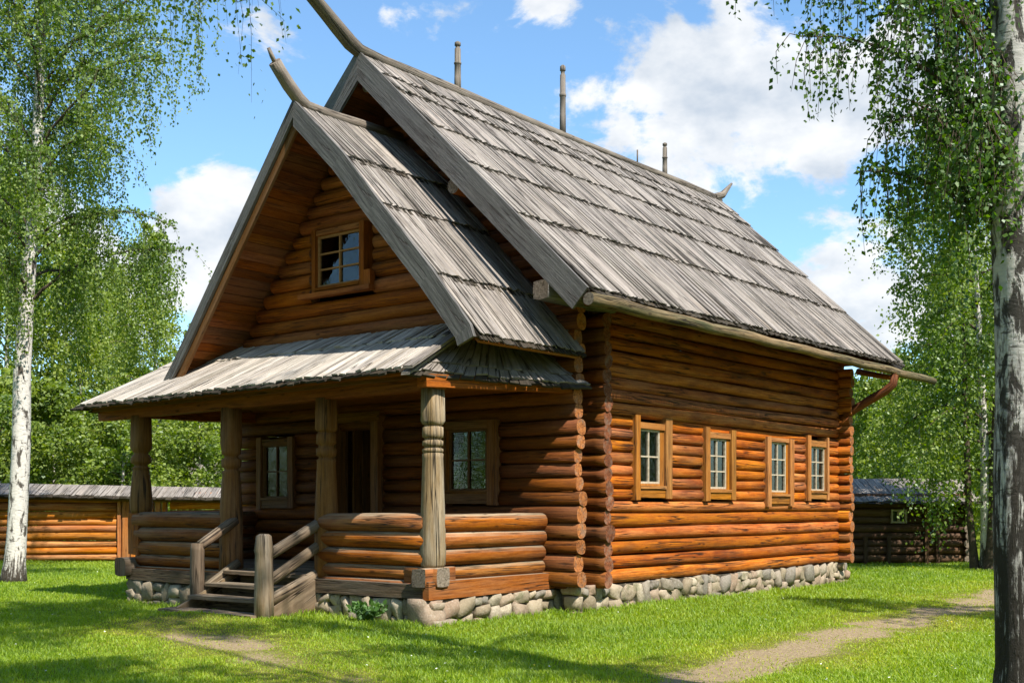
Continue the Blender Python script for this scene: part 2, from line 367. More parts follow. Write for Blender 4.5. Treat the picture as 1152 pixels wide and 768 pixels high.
    def build(s, name, mats, parent=None, **props):
        me = bpy.data.meshes.new(name); me.from_pydata([tuple(v) for v in s.v], [], s.f)
        uvl = me.uv_layers.new(name='UVMap'); flat = [c for u in s.uv for p in u for c in p]; uvl.data.foreach_set('uv', flat)
        a = me.attributes.new('rnd', 'FLOAT', 'FACE'); a.data.foreach_set('value', s.rnd)
        me.polygons.foreach_set('use_smooth', s.sm); me.polygons.foreach_set('material_index', s.mi)
        for m in (mats if isinstance(mats, (list, tuple)) else [mats]): me.materials.append(m)
        me.update()
        return link(name, me, parent, **props)

def link(name, data, parent=None, **props):
    o = bpy.data.objects.new(name, data); COL.objects.link(o)
    if parent is not None: o.parent = parent
    for k, v in props.items(): o[k] = v
    return o
def thing(name, loc, rz, label, cat, group=None):
    o = link(name, None); o.location = loc; o.rotation_euler = (0, 0, rz); o['label'] = label; o['category'] = cat
    if group: o['group'] = group
    return o

LOGM = [M['log'], M['end']]
# ------------------------------------------------------------------ THE LOG HOUSE (house axes: x right along the porch front, y back along the long wall)
house = thing('log_house', (HX, HY, 0), HA, 'large orange log house with steep grey plank roofs and a front porch on stone footing', 'log house')
Z0, ZT = .41, 4.56
def courses(z0, z1, lo=.185, hi=.228):
    out = []; z = z0
    while z < z1-.05:
        d = random.uniform(lo, hi) if z > z0+1.0 else random.uniform(lo+.03, hi+.02)
        out.append((z+d/2, d/2)); z += d*.975
    return out
XL = -7.55                                                       # left wall line
# long wall on the right
OPEN = [(.66, 1.68, 1.70, 3.10), (2.89, 3.91, 1.70, 3.01), (5.26, 6.30, 1.62, 2.95), (7.04, 7.97, 1.74, 3.02)]
def split(a, b, z, opens):
    segs = [(a, b)]
    for (o0, o1, zz0, zz1) in opens:
        if zz0+.02 < z < zz1-.07:
            ns = []
            for (p, q) in segs:
                if o0 > p and o1 < q: ns += [(p, o0), (o1, q)]
                else: ns.append((p, q))
            segs = ns
    return segs
sidew = courses(Z0, ZT+.3)
mb = MB()
for i, (z, r) in enumerate(sidew):
    rr = random.random()
    for k, (a, b) in enumerate(split(-.34, 8.92, z, OPEN)):
        mb.log((-r*1.0-.0, a, z), (-r*1.0, b, z), r*1.035, rnd=(rr+k*.013) % 1, bow=.011, lump=.03, jit=.06, taper=.9, sq=.25, endjit=.0, n=18)
mb.build('side_wall', LOGM, house)
# long wall on the far left and the rear wall (plain)
mb = MB()
for (z, r) in courses(Z0, ZT): mb.log((XL+r, -1.0, z), (XL+r, 8.9, z), r*1.03, n=8)
mb.build('far_side_wall', LOGM, house)
mb = MB()
REAR = courses(Z0, ZT)
for (z, r) in REAR: mb.log((XL-.25, 8.72, z), (.24, 8.72, z), r*1.03, n=12, endjit=.03)
def roof_x(z): return .97-(z-4.58)*(4.42/4.25)                   # right main slope: x at height z
z = ZT+.02
while z < 8.35:
    d = random.uniform(.2, .25); x1 = roof_x(z+d)-.25
    if x1 > -3.4: mb.log((-6.9-x1, 8.72, z+d/2), (x1, 8.72, z+d/2), d/2*1.03, n=10)
    z += d*.975
mb.build('rear_wall', LOGM, house)
# front wall (door and two windows) rising into the main gable
FOPEN = [(-7.08, -6.16, 1.55, 2.92), (-5.05, -3.98, .5, 3.02), (-2.62, -1.42, 1.62, 3.02)]
mb = MB()
for (z, r) in courses(Z0, ZT, .20, .24):
    rr = random.random()
    for k, (a, b) in enumerate(split(-7.85, .10, z, FOPEN)):
        mb.log((a, -1.0, z), (b, -1.0, z), r*1.04, n=16, rnd=(rr+.01*k) % 1, endjit=.05 if b > 0 else .0, lump=.04, bow=.01, jit=.06, sq=.2)
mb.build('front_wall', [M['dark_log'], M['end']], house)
mb = MB(); z = ZT+.02
while z < 8.4:
    d = random.uniform(.21, .26); x1 = roof_x(z+d)-.22
    if x1 > -3.35: mb.log((-6.9-x1, -1.0, z+d/2), (x1, -1.0, z+d/2), d/2*1.03, n=12)
    z += d*.975
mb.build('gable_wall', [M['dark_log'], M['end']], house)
# short return wall and the rough cross-wall log ends at the corner
mb = MB()
for (z, r) in courses(Z0, ZT): mb.log((-.5, -1.0, z), (-.5, -.3, z), r*1.03, n=10)
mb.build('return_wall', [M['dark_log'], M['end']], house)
mb = MB()
for (z, r) in courses(Z0-.03, ZT, .19, .24):
    mb.log((-.75, -.355, z), (.165, -.355, z), r*1.02+.004, n=14, endjit=.035, lump=.08, seg=5, jit=.12)
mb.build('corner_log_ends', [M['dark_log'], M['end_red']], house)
# purlin and eave logs poking out under the main roof
mb = MB(); mb.log((.10, -1.98, 4.70), (.10, -.2, 4.70), .15, endjit=0, sq=.75, n=16); mb.build('purlin', [M['barge'], M['end_grey']], house)
for px_, pz_ in ((-1.55, 6.45), (-3.45, 8.38)):
    mb = MB(); mb.log((px_, -1.95, pz_), (px_, -.9, pz_), .12, endjit=.02); mb.build('purlin', [M['dark_log'], M['end_grey']], house)
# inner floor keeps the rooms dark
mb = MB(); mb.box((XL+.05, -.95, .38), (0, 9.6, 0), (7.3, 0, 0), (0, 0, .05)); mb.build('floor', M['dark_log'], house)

mb = MB(); mb.box((-6.6, -.1, .44), (0, 8.1, 0), (5.75, 0, 0), (0, 0, 4.0)); mb.build('light_block_core', M['dark_log'], house)  # solid box added inside the house to absorb light leaking through gaps
# ---- roofs
def poly_t(prof):
    P = [Vector(p) for p in prof]; L = [0.]
    for a, b in zip(P, P[1:]): L.append(L[-1]+(b-a).length)
    T = L[-1]
    def f(t):
        d = t*T
        for i in range(len(P)-1):
            if d <= L[i+1] or i == len(P)-2:
                return P[i].lerp(P[i+1], (d-L[i])/(L[i+1]-L[i]))
    return f, T
def roof_planks(mb, front, back, fr, wmin=.05, wmax=.10, thick=.018, overlap=.05, rag=.012, under=True, up=None, lift=.045):
    ff, T = poly_t(front); fb, _ = poly_t(back)
    def P(s_, t_): return ff(t_).lerp(fb(t_), s_)
    W = ((ff(0)-fb(0)).length+(ff(1)-fb(1)).length)/2
    nS = 1
    def N(s_, t_):
        e = 1e-3; n = (P(min(s_+e, 1), t_)-P(s_-e if s_+e > 1 else s_, t_)).cross(P(s_, min(t_+e, 1))-P(s_, t_-e if t_+e > 1 else t_)).normalized()
        return n if n.z > 0 else -n
    for i in range(len(front)-1):
        ta_, tb_ = [sum((Vector(front[k+1])-Vector(front[k])).length for k in range(q))/T for q in (i, i+1)]
        mb.hexa([P(0, ta_)-N(.01, (ta_+tb_)/2)*.022, P(0, tb_)-N(.01, (ta_+tb_)/2)*.022, P(1, tb_)-N(.99, (ta_+tb_)/2)*.022, P(1, ta_)-N(.99, (ta_+tb_)/2)*.022, P(0, ta_), P(0, tb_), P(1, tb_), P(1, ta_)], mi=1)  # dark sheet under the planks, painted-in shade for the gaps
    for i in range(len(fr)-1):
        tA = max(0, fr[i]-overlap/T*2); tB = fr[i+1]
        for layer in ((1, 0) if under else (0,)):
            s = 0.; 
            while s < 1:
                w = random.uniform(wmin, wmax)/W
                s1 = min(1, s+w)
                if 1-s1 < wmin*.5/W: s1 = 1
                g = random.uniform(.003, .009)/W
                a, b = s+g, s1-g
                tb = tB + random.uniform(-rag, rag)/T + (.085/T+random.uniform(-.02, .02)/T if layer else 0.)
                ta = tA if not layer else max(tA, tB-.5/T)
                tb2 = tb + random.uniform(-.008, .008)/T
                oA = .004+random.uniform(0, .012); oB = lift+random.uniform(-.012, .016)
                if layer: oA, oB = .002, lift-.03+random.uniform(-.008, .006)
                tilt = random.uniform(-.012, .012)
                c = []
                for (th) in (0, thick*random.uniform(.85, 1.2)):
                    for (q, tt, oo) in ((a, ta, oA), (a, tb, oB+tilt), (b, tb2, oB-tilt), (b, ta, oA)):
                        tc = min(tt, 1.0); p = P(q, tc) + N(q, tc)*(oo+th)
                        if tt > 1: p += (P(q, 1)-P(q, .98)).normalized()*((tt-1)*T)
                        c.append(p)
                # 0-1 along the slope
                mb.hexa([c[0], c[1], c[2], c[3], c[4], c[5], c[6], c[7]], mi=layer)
                s = s1
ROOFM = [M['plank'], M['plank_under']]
PALEM = [M['plank_pale'], M['plank_under']]
def soffit(mb, front, back, off=-.05, w=.19):
    ff, T = poly_t(front); fb, _ = poly_t(back); n = int(T/w)
    for i in range(n):
        t0, t1 = i/n+.0006, (i+1)/n-.0006
        nn = (fb(t0)-ff(t0)).cross(ff(t1)-ff(t0)).normalized(); nn = nn if nn.z > 0 else -nn
        o = off - random.uniform(0, .014)
        mb.hexa([ff(t0)+nn*o, fb(t0)+nn*o, fb(t1)+nn*o, ff(t1)+nn*o, ff(t0)+nn*(o+.04), fb(t0)+nn*(o+.04), fb(t1)+nn*(o+.04), ff(t1)+nn*(o+.04)])
# main roof
YF, YB = -2.02, 9.66
zs = [8.83, 8.40, 8.10, 7.40, 6.69, 5.80, 4.58]
fr = [(8.83-z)/(8.83-4.58) for z in zs]
mR_f, mR_b = [(-3.45, YF-.08, 8.83), (.97, YF+.02, 4.58)], [(-3.45, 9.8, 8.84), (.98, 9.56, 4.62)]
mL_f, mL_b = [(-3.45, YF-.08, 8.83), (-7.87, YF+.02, 4.58)], [(-3.45, 9.8, 8.84), (-7.88, 9.56, 4.62)]
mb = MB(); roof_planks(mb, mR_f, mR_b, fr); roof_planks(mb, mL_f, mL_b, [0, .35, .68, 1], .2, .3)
roof = mb.build('main_roof', ROOFM, house)
mb = MB()
soffit(mb, [(-3.5, -1.95, 8.72), (.90, -1.93, 4.58)], [(-3.5, 9.5, 8.72), (.90, 9.5, 4.58)]); soffit(mb, [(-3.4, -1.95, 8.72), (-7.8, -1.93, 4.58)], [(-3.4, 9.5, 8.72), (-7.8, 9.5, 4.58)])
mb.build('soffit', M['soffit'], roof)
def barge(y, A, B, width, th=.045, drop=.0, name='barge_board', parent=None, m=None, rear=False):
    """board on a gable edge from A to B ((x,z)); hangs below the slope line by width"""
    mb = MB(); A, B = Vector((A[0], y, A[1])), Vector((B[0], y, B[1])); d = (B-A).normalized(); n = Vector((-d.z, 0, d.x)); n = n if n.z < 0 else -n
    k = 1; prev = None
    rnd = random.random()
    c = []
    plumb = Vector((0, 0, -1))
    for i in range(k):
        p, q = A.lerp(B, i/k), A.lerp(B, (i+1)/k)
        wp, wq = width*(1+.03*math.sin(i*1.7)), width*(1+.03*math.sin((i+1)*1.7))
        vert0 = plumb*(wp/abs(n.z)) if i == 0 else n*wp
        e = Vector((0, th, 0))
        c = [p+vert0, q+n*wq, q+n*wq+e, p+vert0+e, p, q, q+e, p+e]
        mb.hexa(c, rnd=rnd)
    return mb.build(name, m or M['barge'], parent)
barge(YF-.11, (-3.45, 8.90), (1.02, 4.60), .36, parent=roof)
barge(YF-.112, (-3.453, 8.90), (-7.92, 4.60), .36, parent=roof)
barge(9.70, (-3.45, 8.86), (1.0, 4.62), .28, parent=roof); barge(9.702, (-3.453, 8.86), (-7.9, 4.62), .28, parent=roof)
# ridge log with its raised beak ends
mb = MB()
pts = [(-3.45, -3.75, 9.84), (-3.45, -3.4, 9.63), (-3.45, -2.96, 9.35), (-3.45, -2.6, 9.13), (-3.45, -2.3, 8.955), (-3.45, -2.12, 8.89), (-3.45, -1.6, 8.88), (-3.45, 0, 8.88), (-3.45, 2., 8.88), (-3.45, 4, 8.88), (-3.45, 6, 8.88), (-3.45, 8, 8.88), (-3.45, 9.75, 8.88)]
mb.tube(pts, [.085, .095, .10, .105, .11, .10, .08, .08, .08, .08, .08, .08, .075], 12, lump=.14, cap_mi=1, jit=.09, sq=.35)
mb.tube([(-3.45, 9.45, 8.88), (-3.45, 9.85, 9.02), (-3.45, 10.3, 9.38)], [.09, .085, .03], 10, cap_mi=1)
mb.build('ridge_log', [M['ridge'], M['end_grey']], roof)
for (y, zt_, r) in ((.29, 9.76, .058), (3.41, 10.25, .06), (7.23, 9.64, .055)):
    mb = MB(); zb = 8.86; H = zt_-zb
    prof = [(zb, r*1.05), (zb+H*.3, r), (zb+H*.302, r*.98), (zb+H*.55, r*.95), (zb+H*.56, r*1.12), (zb+H*.59, r*1.12), (zb+H*.6, r*.93), (zb+H*.86, r*.9), (zb+H*.87, r*.65), (zb+H*.91, r*.65), (zb+H*.92, r*.95), (zb+H*.98, r*.9), (zb+H, r*.4)]
    mb.lathe(-3.45, y, prof, 12); mb.build('ridge_pole', M['ridge'], roof)
mb = MB(); mb.tube([(-3.45, 6.11, 8.9), (-3.45, 6.11, 9.22)], .018, 6); mb.build('ridge_pin', M['ridge'], roof)
# gutter log on the right eave and its bent hook
gut = MB(); pts = []; n = 20
for i in range(n+1):
    t = i/n; pts.append((1.03+.015*math.sin(i*1.3), -2.12+t*13.5, 4.445-.02*t+.012*math.sin(i*2.1)))
gut.tube(pts, [.092*(1-.12*i/n)*(1+random.uniform(-.05, .05)) for i in range(n+1)], 14, lump=.03, cap_mi=1)
gut.build('gutter', [M['gutter'], M['end_grey']], roof)
mb = MB(); mb.tube([(.0, 8.72, 3.45), (.28, 8.76, 3.66), (.60, 8.84, 3.86), (.88, 8.9, 4.02), (1.04, 8.93, 4.16), (1.07, 8.94, 4.36)], [.1, .095, .09, .085, .085, .07], 10, lump=.12, jit=.08, sq=.4); mb.build('gutter_hook', [M['dark_log'], M['end']], roof)
mb = MB(); mb.tube([(.0, 9.6, 4.55), (.5, 9.5, 4.42), (.95, 9.45, 4.32)], [.07, .06, .05], 8); mb.build('gutter_hook', LOGM, roof)

# small roof over the porch gable
SF = -3.45
sr_f = [(-3.40, SF, 7.65), (-2.34, SF, 6.67), (-1.62, SF, 5.87), (-.58, SF, 4.75), (.17, SF, 3.86)]
sr_b = [(p[0], -1.13+.1*i/4, p[2]) for i, p in enumerate(sr_f)]
fS, TS = poly_t(sr_f)
L = [0]
for a, b in zip(sr_f, sr_f[1:]): L.append(L[-1]+(Vector(b)-Vector(a)).length)
frs = [l/L[-1] for l in L]
sl_f = [(-3.40, SF, 7.65), (-6.32, SF, 4.03), (-6.85, SF, 3.42)]; sl_b = [(p[0], -1.1, p[2]) for p in sl_f]
mb = MB(); roof_planks(mb, sr_f, sr_b, frs); roof_planks(mb, sl_f, sl_b, [0, .3, .62, 1])
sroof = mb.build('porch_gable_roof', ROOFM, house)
mb = MB()
soffit(mb, [(p[0], SF+.06, p[2]-.04) for p in sr_f], [(p[0], -1.15, p[2]-.04) for p in sr_f], w=.16)
soffit(mb, [(p[0], SF+.06, p[2]-.04) for p in sl_f], [(p[0], -1.15, p[2]-.04) for p in sl_f], w=.16)
mb.build('soffit', M['soffit'], sroof)
def barge_poly(y, prof, width, th, m, parent, name='barge_board'):
    mb = MB(); rnd = random.random(); P = [Vector((p[0], y, p[1])) for p in prof]; ns = []
    for i in range(len(P)-1):
        d = (P[i+1]-P[i]).normalized(); n = Vector((-d.z, 0, d.x)); ns.append(n if n.z < 0 else -n)
    vn = []
    for i in range(len(P)):
        if i == 0: vn.append(Vector((0, 0, -1))/abs(ns[0].z))
        elif i == len(P)-1: vn.append(ns[-1])
        else: vn.append(((ns[i-1]+ns[i])/2).normalized())
    e = Vector((0, th, 0))
    for i in range(len(P)-1):
        p, q = P[i], P[i+1]; a, b = vn[i]*width, vn[i+1]*width
        mb.hexa([p+a, q+b, q+b+e, p+a+e, p, q, q+e, p+e], rnd=rnd)
    return mb.build(name, m, parent)
barge_poly(SF-.06, [(-3.40, 7.73), (-2.34, 6.75), (-1.62, 5.95), (-.58, 4.83), (.10, 4.02), (.16, 3.86)], .30, .055, M['barge'], sroof)
barge_poly(SF-.062, [(-3.403, 7.73), (-4.9, 5.87), (-6.32, 4.10), (-6.88, 3.48)], .17, .05, M['barge'], sroof)
barge_poly(SF+.0, [(-3.40, 7.58), (-4.9, 5.72), (-6.32, 3.95), (-6.8, 3.38)], .19, .05, M['casing_dark'], sroof, 'inner_barge_board')
mb = MB()
mb.tube([(-3.40, -3.86, 8.19), (-3.40, -3.74, 8.06), (-3.40, -3.6, 7.92), (-3.40, -3.42, 7.77), (-3.40, -3.25, 7.70), (-3.40, -2.7, 7.68), (-3.40, -2.2, 7.69), (-3.40, -1.2, 7.70)], [.10, .108, .112, .112, .10, .09, .085, .08], 12, lump=.16, cap_mi=1, jit=.1, sq=.4)
mb.tube([(-3.40, -3.98, 8.36), (-3.40, -3.91, 8.25), (-3.40, -3.84, 8.15)], [.025, .035, .03], 6, lump=.1)
mb.build('ridge_log', [M['ridge'], M['end_grey']], sroof)
# small log gable with the attic window
def sl_x(z): return np.interp(z, [3.42, 4.03, 7.65], [-6.85, -6.32, -3.40])
def sr_x(z): return np.interp(z, [3.86, 4.75, 5.87, 6.67, 7.65], [.17, -.58, -1.62, -2.34, -3.40])
mb = MB(); z = 4.0
AO = [(-4.16, -2.74, 4.96, 6.06)]
while z < 7.35:
    d = random.uniform(.2, .245); zc = z+d/2; a, b = sl_x(zc+.1)+.16, min(-.75, sr_x(zc+.1)-.16)
    rr = random.random()
    for k, (p, q) in enumerate(split(a, b, zc, AO)): mb.log((p, -2.4, zc), (q, -2.4, zc), d/2*1.04, rnd=(rr+.01*k) % 1, endjit=0, bow=.006)
    z += d*.975
mb.build('porch_gable_wall', [M['beam'], M['end']], house)

# porch roof: front slope and the right-hand hip slope
def quad_roof(mb, A, B, C, D, fr, **k): roof_planks(mb, [A, D], [B, C], fr, **k)
mb = MB()
quad_roof(mb, (-7.25, -2.32, 4.36), (-.86, -2.45, 4.24), (-.52, -4.14, 3.40), (-8.30, -4.10, 3.30), [0, .34, 1], wmin=.1, wmax=.17, rag=.025, lift=.03, thick=.03)
proof = mb.build('porch_roof', PALEM, house)
mb = MB()
quad_roof(mb, (-1.0, -2.55, 4.14), (-.62, -1.18, 4.02), (.16, -.86, 3.39), (-.50, -4.02, 3.38), [0, .8, 1], wmin=.1, wmax=.17, rag=.02, lift=.03, thick=.03)
mb.build('hip_slope', ROOFM, proof)
mb = MB()
quad_roof(mb, (-7.25, -1.1, 4.36), (-7.25, -2.3, 4.36), (-8.30, -4.05, 3.30), (-8.6, -1.1, 3.30), [0, 1], wmin=.14, wmax=.2, rag=.02, lift=.02)
mb.build('hip_slope', ROOFM, proof)
mb = MB()
for off, z_, w_ in ((0, .055, .15), (.03, -.03, .12)):
    mb.box((-.44-off, -4.22, 3.36+z_), (-.40, 1.82, .87), (w_, .03, 0.0), (0, 0, .035), rnd=.3, jit=.006)
mb.build('hip_board', M['plank'], proof)
mb = MB()
mb.hexa([(-8.5, -3.95, 3.30), (-.55, -3.95, 3.38), (-.1, -1.05, 3.38), (-8.5, -1.05, 3.34), (-8.5, -3.95, 3.325), (-.55, -3.95, 3.405), (-.1, -1.05, 3.405), (-8.5, -1.05, 3.365)])
mb.build('ceiling', M['soffit'], proof)
# porch beams
mb = MB()
mb.box((-8.42, -3.62, 3.115), (8.0, 0, .085), (0, .22, 0), (0, 0, .20), jit=.008)
mb.build('front_beam', M['beam'], house)
mb = MB(); mb.box((-8.34, -3.80, 3.255), (7.86, 0, .085), (0, .09, 0), (0, 0, .12), jit=.006); mb.build('eave_board', M['casing_dark'], house)
mb = MB(); mb.box((-.60, -3.78, 3.205), (.42, 2.72, .10), (.20, -.03, 0), (0, 0, .17), jit=.006); mb.build('side_beam', M['beam'], house)
mb = MB(); mb.box((-7.45, -3.4, 3.13), (0, 2.4, .03), (.2, 0, 0), (0, 0, .2), jit=.006); mb.build('side_beam', M['beam'], house)
# porch posts
def post(x, prof, sqz, m, name='porch_post', r0=None):
    mb = MB(); mb.lathe(x, -3.5, prof, 24, sqz); return mb.build(name, m, house)
def groove(z, r, d=.028, h=.018): return [(z-h*1.3, r), (z-h*.5, r-d), (z+h*.5, r-d), (z+h*1.3, r)]
p = [(.80, .150), (.84, .172), (1.0, .178), (1.3, .172), (1.7, .158), (2.1, .146), (2.27, .14)] + groove(2.345, .145, .012, .012) + groove(2.42, .142) + groove(2.53, .142, .03, .02) + [(2.60, .145)] + groove(2.71, .142, .025, .015) + [(2.78, .138), (3.22, .130)]
post(-.57, p, 2.75, M['post'])
p = [(.55, .17), (.9, .175), (1.5, .17), (1.95, .15), (2.26, .135)] + groove(2.33, .145, .035, .025) + [(2.41, .15)] + groove(2.50, .148, .035, .03) + [(2.6, .145)] + groove(2.7, .14, .02, .015) + [(2.75, .135), (3.20, .128)]
post(-2.68, p, 2.73, M['post_brown'])
p = [(.50, .19), (.9, .185), (1.5, .18), (2.0, .15), (2.13, .135)] + groove(2.2, .15, .04, .03) + [(2.29, .155), (2.33, .155)] + groove(2.40, .15, .045, .03) + [(2.5, .15), (2.6, .14), (3.17, .13)]
post(-4.88, p, 2.58, M['post_brown'])
p = [(1.50, .165), (1.56, .18), (1.7, .19), (2.0, .165), (2.2, .14), (2.25, .135)] + groove(2.31, .16, .05, .03) + [(2.38, .175), (2.44, .17)] + groove(2.52, .15, .03, .03) + [(2.62, .15), (3.16, .14)]
post(-7.31, p, 2.6, M['post_brown'])
mb = MB(); mb.box((-7.47, -3.66, .80), (0, 0, .70), (.30, 0, 0), (0, .3, 0), jit=.01); mb.build('post_block', M['porch_log'], house)
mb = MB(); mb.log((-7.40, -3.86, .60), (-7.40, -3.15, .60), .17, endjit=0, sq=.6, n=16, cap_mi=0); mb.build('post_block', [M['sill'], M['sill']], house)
mb = MB(); mb.log((-.95, -3.53, .665), (-.36, -3.53, .665), .155, cap_mi=1, endjit=0, sq=.7, n=16); mb.log((-.55, -3.80, .66), (-.55, -3.2, .66), .15, endjit=0, sq=.8, n=16)
mb.build('post_block', [M['porch_log'], M['end_grey']], house)
# porch parapets of stacked logs
def rail(name, p0, p1, zs_):
    mb = MB()
    for (z, r, sq) in zs_:
        mb.log((p0[0], p0[1], z), (p1[0], p1[1], z), r, n=16, sq=sq, endjit=.02, bow=.008, lump=.02)
    return mb.build(name, [M['porch_log'], M['end']], house)
ZR = [(.50, .125, .6), (.715, .10, 0), (.925, .122, 0), (1.155, .122, 0), (1.39, .135, .0)]
rail('porch_parapet', (-2.66, -3.55), (-.60, -3.55), [(z, r, q) for z, r, q in ZR])
rail('porch_parapet', (-7.30, -3.55), (-4.95, -3.55), ZR)
rail('porch_parapet', (-.55, -3.42), (-.55, -1.12), ZR[:4]+[(1.385, .14, .1)])
rail('porch_parapet', (-7.30, -3.42), (-7.30, -1.12), ZR)
for o_, e_, f_, h_ in (((-.49, -3.78, .375), (0, 2.82, 0), (.10, 0, 0), .25), ((-2.8, -3.74, .375), (2.30, 0, 0), (0, .1, 0), .2), ((-7.4, -3.74, .375), (2.5, 0, 0), (0, .1, 0), .2)):
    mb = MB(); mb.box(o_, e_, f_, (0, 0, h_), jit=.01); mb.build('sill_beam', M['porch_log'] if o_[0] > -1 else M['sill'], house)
mb = MB()
for i in range(11): mb.box((-7.2, -3.42+i*.213, .60), (6.6, 0, 0), (0, .205, 0), (0, 0, .045), jit=.004)
mb.build('porch_floor', M['step'], house)
# steps
steps = MB()
st = link('porch_steps', None, house)
for i, (y, z) in enumerate(((-4.86, .11), (-4.52, .29), (-4.20, .46), (-3.86, .63))):
    mb = MB(); x0 = -4.86 if i == 0 else -4.62; x1 = -2.72
    mb.box((x0, y, z-.05), (x1-x0, 0, 0), (0, .36, 0), (0, 0, .05), jit=.008); mb.box((x0+.04, y+.30, z-.2), (x1-x0-.08, 0, 0), (0, .03, 0), (0, 0, .15), jit=.004)
    mb.build('tread', M['step'], st)
for x_ in (-2.72, -4.66): mb = MB(); mb.hexa([(x_, -4.7, -.05), (x_, -3.6, .15), (x_+.06, -3.6, .15), (x_+.06, -4.7, -.05), (x_, -4.7, .12), (x_, -3.6, .62), (x_+.06, -3.6, .62), (x_+.06, -4.7, .12)]); mb.build('stringer', M['step'], st)
mb = MB(); mb.tube([(-2.70, -4.64, -.05), (-2.70, -4.64, .4), (-2.70, -4.64, .82), (-2.70, -4.64, .96), (-2.70, -4.64, 1.0), (-2.70, -4.64, 1.1), (-2.70, -4.64, 1.21), (-2.70, -4.64, 1.24)], [.125, .118, .112, .112, .125, .11, .098, .06], 16, lump=.04, sq=.3, jit=.03, cap_mi=0); mb.build('newel_post', M['post'], st)
mb = MB(); mb.tube([(-4.72, -4.26, -.05), (-4.72, -4.26, .5), (-4.72, -4.26, .95), (-4.72, -4.26, 1.06)], [.11, .1, .095, .085], 14, lump=.04, sq=.5, jit=.03, cap_mi=0); mb.build('newel_post', M['step'], st)
mb = MB()
mb.log((-2.72, -4.54, .93), (-2.72, -3.46, 1.43), .085, seg=4, endjit=0); mb.log((-2.72, -4.54, .56), (-2.72, -3.46, 1.12), .08, seg=4, endjit=0); mb.log((-2.72, -4.54, .30), (-2.76, -3.52, .66), .085, seg=4, endjit=0)
mb.build('handrail', [M['step'], M['end_grey']], st)
mb = MB(); mb.log((-4.72, -4.22, 1.02), (-4.76, -3.52, 1.40), .085, seg=4, endjit=0); mb.log((-4.72, -4.2, .34), (-4.72, -3.5, .74), .07, seg=4, endjit=0)
mb.build('handrail', [M['step'], M['end_grey']], st)

# ---- foundation stones
def ico():
    import bmesh
    bm = bmesh.new(); bmesh.ops.create_icosphere(bm, subdivisions=2, radius=1.)
    v = [x.co.copy() for x in bm.verts]; f = [tuple(a.index for a in fc.verts) for fc in bm.faces]; bm.free(); return v, f
IV, IF = ico()
def stone(mb, c, ax, size):
    """rounded boulder at c; ax = (along, out, up) unit vectors"""
    b = len(mb.v); rnd = random.random(); ph = [random.uniform(0, 6.28) for _ in range(6)]; pw = random.uniform(.26, .46)
    for v in IV:
        q = Vector([math.copysign(abs(t)**pw, t) for t in v])
        k = 1+.13*math.sin(2.6*v.x+2*v.z+ph[0])+.09*math.sin(4*v.y+ph[1])+.13*math.sin(3.1*v.z-1.7*v.x+ph[2])+.05*math.sin(7*v.x+5*v.z+ph[3])
        q = q*k*.86
        mb.v.append(Vector(c)+ax[0]*(q.x*size[0])+ax[1]*(q.y*size[1])+ax[2]*(q.z*size[2]))
    for f in IF: mb.face(tuple(b+i for i in f), ((0, 0), (1, 0), (1, 1)), rnd, True)
def stone_run(mb, p0, p1, outv, z1, rows=2, depth=.17):
    p0, p1 = Vector(p0), Vector(p1); d = (p1-p0); L = d.length; d.normalize(); up = Vector((0, 0, 1)); outv = Vector(outv)
    s = 0.
    while s < L:
        w = random.uniform(.14, .38); n = random.choice((2, 2, 3, 3)) if w > .24 else random.choice((2, 2, 3))
        H = z1+.10; cuts = sorted(random.uniform(.25, .75) for _ in range(n-1)) if n < 3 else [random.uniform(.25, .4), random.uniform(.6, .75)]
        zz = [0]+cuts+[1]
        for a, b in zip(zz, zz[1:]):
            h = (b-a)*H; sub = [w]
            if h < .16 and w > .28: k = random.uniform(.4, .6); sub = [w*k, w*(1-k)]
            ss = s
            for ww in sub:
                c = p0 + d*(ss+ww/2+random.uniform(-.015, .015)) + up*(-.10+(a+b)/2*H) + outv*random.uniform(-.05, -.015)
                rot = random.uniform(-.3, .3); dd = d*math.cos(rot)+up*math.sin(rot); uu = up*math.cos(rot)-d*math.sin(rot)
                stone(mb, c, (dd, outv, uu), (ww*.585, depth*random.uniform(.85, 1.), h*.60)); ss += ww
        s += w
FT = []
for a_, b_, o_, h_ in (((-.10, -.95, 0), (-.10, 9.0, 0), (1, 0, 0), .40), ((-.50, -3.72, 0), (-.50, -.9, 0), (1, 0, 0), .37), ((-7.45, -3.62, 0), (-4.9, -3.62, 0), (0, -1, 0), .36),
                       ((-2.75, -3.62, 0), (-.48, -3.62, 0), (0, -1, 0), .36), ((-7.42, -3.6, 0), (-7.42, -1., 0), (-1, 0, 0), .36), ((-.05, 8.95, 0), (-2., 8.95, 0), (0, 1, 0), .38)):
    mb = MB(); stone_run(mb, a_, b_, o_, h_)
    if o_ == (1, 0, 0) and h_ < .38:
        stone(mb, (-.58, -3.64, .17), (Vector((1, 0, 0)), Vector((0, 1, 0)), Vector((0, 0, 1))), (.25, .24, .21))
        stone(mb, (-.42, -3.5, .02), (Vector((0, 1, 0)), Vector((1, 0, 0)), Vector((0, 0, 1))), (.25, .16, .1))
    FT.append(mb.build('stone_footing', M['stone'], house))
for k_, (o_, e_, f_, h_) in enumerate((((-.32, -.9, -.2), (0, 9.85, 0), (.27, 0, 0), .595), ((-.72, -3.68, -.2), (0, 2.8, 0), (.26, 0, 0), .565), ((-7.4, -3.66, -.2), (2.55, 0, 0), (0, .2, 0), .55), ((-2.75, -3.66, -.2), (2.0, 0, 0), (0, .2, 0), .55))):
    mb = MB(); mb.box(o_, e_, f_, (0, 0, h_)); mb.build('mortar', M['mortar'], FT[k_])

